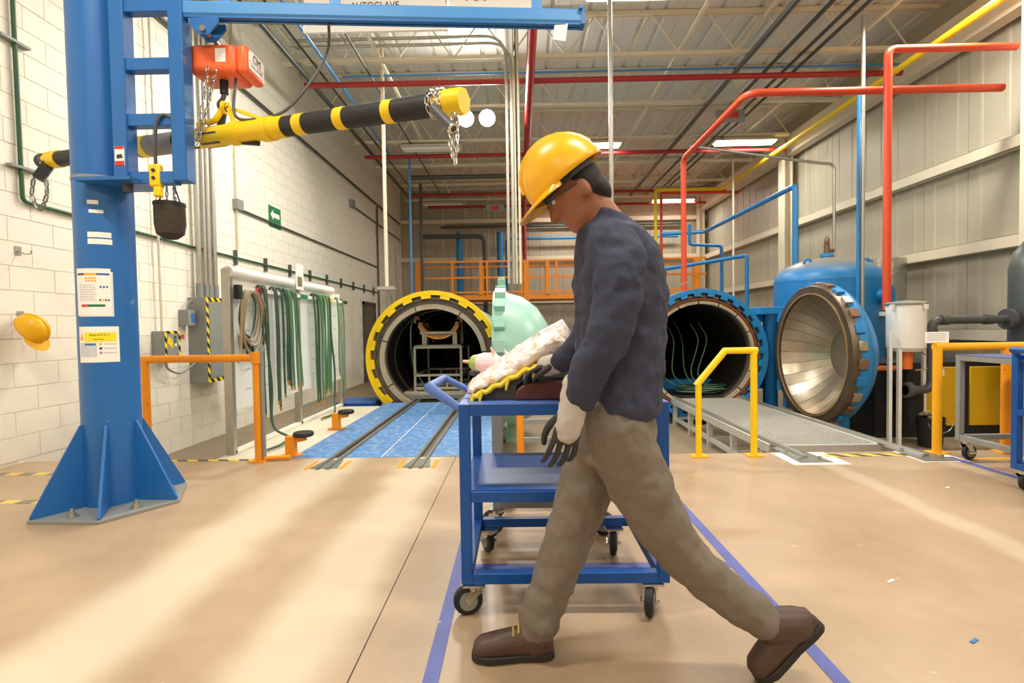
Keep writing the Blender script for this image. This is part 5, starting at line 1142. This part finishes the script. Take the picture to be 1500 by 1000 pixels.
mb.build('body', mat('bottle_film', '#efd0d6', .25, var=.2, scale=22, bump=.4), bt)
MB().tube([q1, q1.lerp(q2, .6), q2], [.040, .036, .022], 18).build('neck_ring', mat('lime_ring', '#a5bf6a', .4), bt); MB().tube([q2, q3], [.010, .007], 12).build('nozzle', mat('tan_nozzle', '#d9b583', .45), bt)
MB().tube([q0+V((.03, .02, -.04)), V((q0.x+.04, q0.y+.02, ch+.09))], .03, 10).build('bottle_stem', M_FILM, bt)
MB().ell(at(694, 546, cy0+.45), (.022, .022, .014)).build('cap', M_DGREY, bt)

# ================================================================== MEZZANINE AND BACKGROUND
YZ = 17.0; zd, zt_ = at(700, 432, YZ).z, at(700, 383, YZ).z; mx0, mx1 = at(612, 400, YZ).x, 6.2
mz = thing('mezzanine', ((mx0+mx1)/2, YZ+.8, PIT), 'orange steel mezzanine with railings along the back wall', 'mezzanine')
MB().bb((mx0, YZ, zd-.16), (mx1, YZ+1.6, zd)).build('deck', M_MEZ, mz)
for z in (zt_, zd+(zt_-zd)*.52, zd+.09): MB().bar((mx0, YZ, z), (mx1, YZ, z), .06, .06).build('rail', M_MEZ, mz)
x = mx0; k = 0
while x <= mx1: MB().bar((x, YZ, zd), (x, YZ, zt_), .07, .07).build('railing_post', M_MEZ, mz); x += 1.15; k += 1
for x in (mx0+.02, .28, 5.9):
    for y in (YZ+.05, YZ+1.5): MB().bar((x, y, PIT), (x, y, zd+ (zt_-zd if y < YZ+1 else 0)), .18, .18).build('column', M_MEZ, mz)
MB().bar((mx0, YZ+1.5, zt_), (mx1, YZ+1.5, zt_), .05, .05).build('rear_rail', M_MEZ, mz)
for x in (mx0+2.1, mx0+4.3):
    mb = MB(); mb.bar((x, YZ, zd), (x, YZ, zt_), .12, .12); mb.bar((x, YZ, zt_-.1), (x, YZ+1.0, zt_-.1), .06, .06); mb.bar((x, YZ+1.0, zd), (x, YZ+1.0, zt_-.1), .08, .08); mb.build('gate_frame', M_MEZ, mz)
for i, (u, lab) in enumerate(((673, 'thick blue riser pipe behind the mezzanine near the drain bend'), (732, 'thick blue riser pipe behind the mezzanine beside the pale drop pipes'))):
    x = at(u, 350, 19.4).x; zt2 = at(u, 340, 19.4).z; pipe('riser_pipe', lab, 'pipe', [(x, 19.4, -.3), (x, 19.4, zt2)], .12, M_AUTOB, n=14)
x0 = at(618, 347, 19.0); x1 = at(710, 346, 19.0)
pipe('drain_pipe', 'dark bent drain pipe above the far mezzanine', 'pipe', [x0, x1, (x1.x, 19.0, -.3)], .085, M_DGREY, rad=.3)
x0 = at(646, 333, 20.36); pipe('drain_pipe', 'dark horizontal pipe high along the back wall', 'pipe', [x0, (6.5, 20.36, x0.z)], .06, M_COND)
pipe('drain_pipe', 'slim dark pipe dropping from the roof at the far left corner', 'pipe', [(at(617, 330, 16.8).x, 16.8, 5.9), (at(617, 330, 16.8).x, 16.8, PIT)], .05, M_DGREY)
x0 = at(742, 350, 20.28); pipe('water_pipe', 'thin blue pipe crossing the back wall above the mezzanine', 'pipe', [(x0.x, 20.28, PIT), x0, (6.3, 20.28, x0.z)], .05, M_AUTOB, rad=.15)
# ================================================================== THE WORKER
YP = 1.76
def P(u, v, dy=0.): return at(u, v, YP+dy)
def limb(mb, pts, radii, n=16, flat=1.0):
    """tapered closed skin along a smooth centre line"""
    c = spline(pts, 5); rr = []
    for i in range(len(pts)-1): rr += [radii[i]+(radii[i+1]-radii[i])*k/5 for k in range(5)]
    rr.append(radii[-1]); rings = []; prev = None
    for i, p in enumerate(c):
        d = (c[min(i+1, len(c)-1)]-c[max(i-1, 0)]).normalized()
        if prev is None: a = frame(d)[0]; b = d.cross(a)
        else: a = (prev-d*prev.dot(d)).normalized(); b = d.cross(a)
        prev = a; rings.append((p, a*rr[i], b*rr[i]*flat))
    mb.loft(rings, n)
    mb.ell(c[0], (rr[0]*.98,)*3, 12, 8); mb.ell(c[-1], (rr[-1]*.98,)*3, 12, 8); return mb
def rings(mb, data, n=22):
    """data: (centre, half x, half y, tilt)"""
    rs = []
    for c, hx, hy, tl in data: rs.append((c, V((math.cos(tl)*hx, 0, math.sin(tl)*hx)), V((0, hy, 0))))
    return mb.loft(rs, n)
def remesh(o, vox=.008, it=6, fold=None, seed=0):
    r = o.modifiers.new('union', 'REMESH'); r.mode = 'VOXEL'; r.voxel_size = vox; r.use_smooth_shade = True
    s = o.modifiers.new('soften', 'SMOOTH'); s.factor = .5; s.iterations = it
    if fold:
        t = bpy.data.textures.new('folds', 'CLOUDS'); t.noise_scale = fold[1]; t.noise_depth = 2
        d = o.modifiers.new('folds', 'DISPLACE'); d.texture = t; d.strength = fold[0]; d.mid_level = .5; d.texture_coords = 'LOCAL'
        s2 = o.modifiers.new('soften_folds', 'SMOOTH'); s2.factor = .5; s2.iterations = 2
M_SKIN = mat('skin', '#9a6248', .5, var=.06)
M_JKT = mat('navy_cloth', '#32374d', .8, var=.12, scale=25, bump=.15, bscale=300)
M_TRS = mat('grey_brown_cloth', '#766c61', .85, var=.10, scale=30, bump=.15, bscale=300)
M_BOOT = mat('brown_leather', '#4f3930', .5, var=.2, scale=12)
M_SOLE = mat('boot_sole', '#2b2421', .7)
M_GLOVE = mat('dark_glove', '#2f3036', .6, var=.12)
M_CUFF = mat('grey_glove_cuff', '#b9b2ac', .75, var=.12, scale=20)
hipc = P(893, 602); neck = P(893, 322); chest = P(893, 400); waist = P(897, 520)
headc = P(846, 284)
# body: head, neck, trunk, arms and legs as one surface
body = MB()
ht = math.radians(38)                      # head pitched forward, facing -X and down
Rt = Matrix.Rotation(-ht, 3, 'Y')
def hd(x, y, z): return headc + Rt @ V((x, y, z))       # local head frame: -X is the face
body.ell(hd(0, 0, .025), (.098, .076, .105), 20, 14, Rt)
body.ell(hd(-.035, 0, -.05), (.062, .056, .075), 16, 10, Rt)
body.ell(hd(-.06, 0, -.085), (.036, .036, .03), 12, 8, Rt)                    # chin
body.loft([(hd(-.092, 0, .03), Rt @ V((.012, 0, 0)), V((0, .010, 0))), (hd(-.108, 0, -.005), Rt @ V((.018, 0, 0)), V((0, .014, 0))), (hd(-.116, 0, -.022), Rt @ V((.018, 0, 0)), V((0, .018, 0))), (hd(-.095, 0, -.034), Rt @ V((.012, 0, 0)), V((0, .012, 0)))], 10)   # nose
body.ell(hd(-.088, 0, -.052), (.014, .024, .007), 10, 6, Rt); body.ell(hd(-.086, 0, -.064), (.013, .021, .007), 10, 6, Rt)   # lips
for s in (-1, 1): body.ell(hd(.01, s*.076, -.005), (.022, .010, .034), 10, 8, Rt)     # ears
for s in (-1, 1): body.ell(hd(-.084, s*.030, .043), (.018, .024, .008), 10, 6, Rt)    # brow
limb(body, [hd(.02, 0, -.06), neck+V((-.02, 0, .0)), neck+V((.02, 0, -.06))], [.058, .062, .075])
rings(body, [(neck+V((.02, 0, -.03)), .07, .09, 0), (P(895, 352), .10, .17, 0), (chest, .115, .17, 0), (waist, .10, .145, 0), (hipc, .11, .155, 0)])
shl, shr = P(903, 362, -.19), P(893, 362, .19)
ell_, elr = P(893, 488, -.24), P(862, 492, .27)
wrl, wrr = P(842, 590, -.20), P(818, 532, .36)
limb(body, [shl, ell_, wrl], [.055, .042, .030]); limb(body, [shr, elr, wrr], [.055, .042, .030])
hl_, hr_ = P(893, 620, -.09), P(893, 620, .09)
knl, knr = P(822, 770, .0), P(962, 785, .0)
knF, knB = P(838, 770, .09), P(985, 792, -.09)
anF, anB = P(785, 925, .07), P(1122, 915, -.07)
limb(body, [hr_, knF, anF], [.085, .058, .042]); limb(body, [hl_, knB, anB], [.085, .058, .042])
pb_ = body.build('person', M_SKIN, None, org=V((hipc.x, YP, 0)), fixn=False); remesh(pb_, .008, 5)
tag(pb_, 'person in yellow hard hat and navy jacket walking past the blue cart', 'person')
def child(mb, name, m, vox=.008, it=5, fold=None, par=None): o = mb.build(name, m, par or pb_, fixn=False); remesh(o, vox, it, fold); return o
# jacket
j = MB()
rings(j, [(neck+V((.012, 0, .015)), .072, .080, -.3), (neck+V((.02, 0, -.02)), .092, .10, -.25), (P(900, 345), .125, .185, -.15), (P(903, 372), .145, .215, -.1), (P(908, 430), .158, .205, 0), (P(908, 500), .150, .19, 0), (P(905, 560), .150, .185, 0), (P(902, 592), .155, .19, .05), (P(902, 606), .152, .188, .05)], 28)
limb(j, [shl+V((0, .03, 0)), shl+V((.005, -.02, -.08)), ell_, P(862, 545, -.22), P(848, 578, -.20)], [.088, .082, .068, .060, .054])
limb(j, [shr+V((0, -.03, 0)), shr+V((-.01, .02, -.08)), elr, P(834, 520, .32), P(824, 528, .345)], [.088, .082, .066, .058, .052])
child(j, 'jacket', M_JKT, .008, 4, (.03, .07))
# trousers
t_ = MB()
rings(t_, [(P(900, 585), .135, .172, .05), (hipc, .150, .180, .05), (P(897, 640), .150, .178, .03), (P(893, 672), .11, .165, 0)], 28)
limb(t_, [hr_+V((0, 0, -.0)), P(862, 700, .09), knF, P(813, 840, .08), P(805, 860, .08), P(800, 876, .075), P(794, 892, .07), P(790, 904, .07), P(787, 918, .07)], [.118, .104, .086, .080, .070, .081, .069, .078, .068])
limb(t_, [hl_+V((.01, 0, 0)), P(935, 705, -.09), knB, P(1050, 858, -.08), P(1102, 895, -.07), P(1114, 905, -.07)], [.118, .104, .084, .074, .066, .065])
child(t_, 'trousers', M_TRS, .008, 4, (.030, .085))
# boots: heel h, toe t on the floor line
def boot(heel, toe, ank, nm):
    d = (toe-heel); L = d.length; d.normalize(); up = V((0, 1, 0)).cross(d)
    if up.z < 0: up = -up
    sd = V((0, 1, 0)); b = MB()
    def pp(t, h, s=0): return heel + d*(L*t) + up*h + sd*s
    b.loft([(pp(-.02, .045), up*.03, sd*.030), (pp(.10, .055), up*.050, sd*.042), (pp(.32, .062), up*.058, sd*.042), (pp(.55, .056), up*.050, sd*.045), (pp(.75, .050), up*.042, sd*.050), (pp(.92, .045), up*.036, sd*.044), (pp(1.0, .040), up*.020, sd*.026)], 18)
    limb(b, [pp(.2, .06), ank], [.056, .056])
    o = child(b, nm, M_BOOT, .006, 4)
    s = MB(); out = []
    for t, w in ((-.03, .022), (.02, .037), (.15, .043), (.4, .041), (.62, .049), (.8, .053), (.95, .040), (1.02, .018)): out.append((t, w))
    s.prism([pp(t, .004, w) for t, w in out] + [pp(t, .004, -w) for t, w in out[::-1]], up*.026); s.build('sole', M_SOLE, o, bevel=.005)
    for k in range(4):
        q = pp(.42+.07*k, .118-.012*k); MB().tube([q-sd*.03-up*.012, q+up*.004, q+sd*.03-up*.012], .004, 6).build('lace', mat('lace_yellow', '#b79a3a', .7), o)
    return o
hF = gnd(812, 993); hF.y = YP+.07; hF.z = 0; tF = V((hF.x-.285, YP+.06, 0)); boot(hF, tF, anF+V((0, 0, .0)), 'boot')
tB = V((P(1100, 990).x, YP-.07, .0)); hB = tB + V((.20, 0, .19)); boot(hB, tB, anB, 'boot')
# gloves: palm, four unequal bent fingers and a thumb
def glove(wr, d, curl, side, nm, cuff, k=1.0):
    """wr wrist, d direction of the hand, curl direction the fingers bend to, side = across the palm towards the thumb"""
    d = d.normalized(); curl = (curl-d*curl.dot(d)).normalized(); side = (side-d*side.dot(d)-curl*side.dot(curl)).normalized(); g = MB()
    q = lambda a, b, c: wr + d*a*k + side*b*k + curl*c*k
    g.loft([(q(0, 0, 0), side*.030, curl*.024), (q(.03, 0, 0), side*.038, curl*.023), (q(.07, 0, .002), side*.045, curl*.021), (q(.098, 0, .006), side*.043, curl*.018)], 16)
    for i, (b, L) in enumerate(((.031, .078), (.010, .088), (-.012, .082), (-.032, .064))):
        p0, p1, p2, p3 = q(.085, b, .004), q(.085+L*.50, b*1.14, .012), q(.085+L*.84, b*1.18, .030), q(.085+L*1.02, b*1.16, .052)
        limb(g, [p0, p1, p2, p3], [.0098, .0096, .0088, .0076], 10)
    limb(g, [q(.025, .030, .006), q(.055, .046, .022), q(.088, .050, .036), q(.112, .044, .046)], [.014, .0125, .011, .009], 10)
    o = child(g, nm, M_GLOVE, .0027, 2)
    c = MB(); limb(c, [wr-d*.075, wr-d*.03, wr+d*.03, wr+d*.065], [.047, .043, .044, .043]); child(c, cuff, M_CUFF, .006, 3, (.012, .03), o)
    return o
glove(P(838, 600, -.20), P(824, 665, -.20)-P(838, 600, -.20), V((-.2, .9, 0)), V((-1, -.3, 0)), 'glove', 'glove_cuff', 1.12)
glove(P(820, 531, .36), V((-.75, .45, -.22)), V((-.1, 0, -1)), V((0, -1, 0)), 'glove', 'glove_cuff')
# face details, hair, helmet, glasses
for s in (-1, 1):
    e = MB().ell(hd(-.086, s*.031, .026), (.010, .013, .009), 10, 8, Rt).build('eye', mat('eye_white', '#e8e2da', .3), pb_)
    MB().ell(hd(-.0945, s*.031, .026), (.003, .006, .006), 8, 6, Rt).build('iris', mat('iris_brown', '#3a2418', .3), e)
hr = MB(); hr.ell(hd(.022, 0, .03), (.088, .080, .098), 18, 12, Rt); hr.ell(hd(.06, 0, -.03), (.045, .066, .06), 14, 8, Rt); child(hr, 'hair', mat('dark_hair', '#1c1614', .7), .007, 3)
gl = MB()
for s in (-1, 1):
    gl.tube([hd(-.104, s*.012, .03), hd(-.104, s*.045, .032), hd(-.085, s*.066, .03), hd(.0, s*.082, .02)], .003, 6)
gl.build('safety_glasses', M_DGREY, pb_)
hc = hd(.0, 0, .075)
hat2 = bpy.data.objects.new('hard_hat', None); COL.objects.link(hat2); hat2.parent = pb_; hat2.location = hc - pb_.location
Rk = Rt @ Matrix.Rotation(PI, 3, 'Z')
helmet(hat2, hc, Rk, M_HAT, 1.02)
MB().lathe([(.100, -.035), (.106, -.035), (.106, -.012), (.100, -.012)], hc, Rt @ V((0, 0, 1)), 26, close=True).build('headband', M_BLACK, hat2)
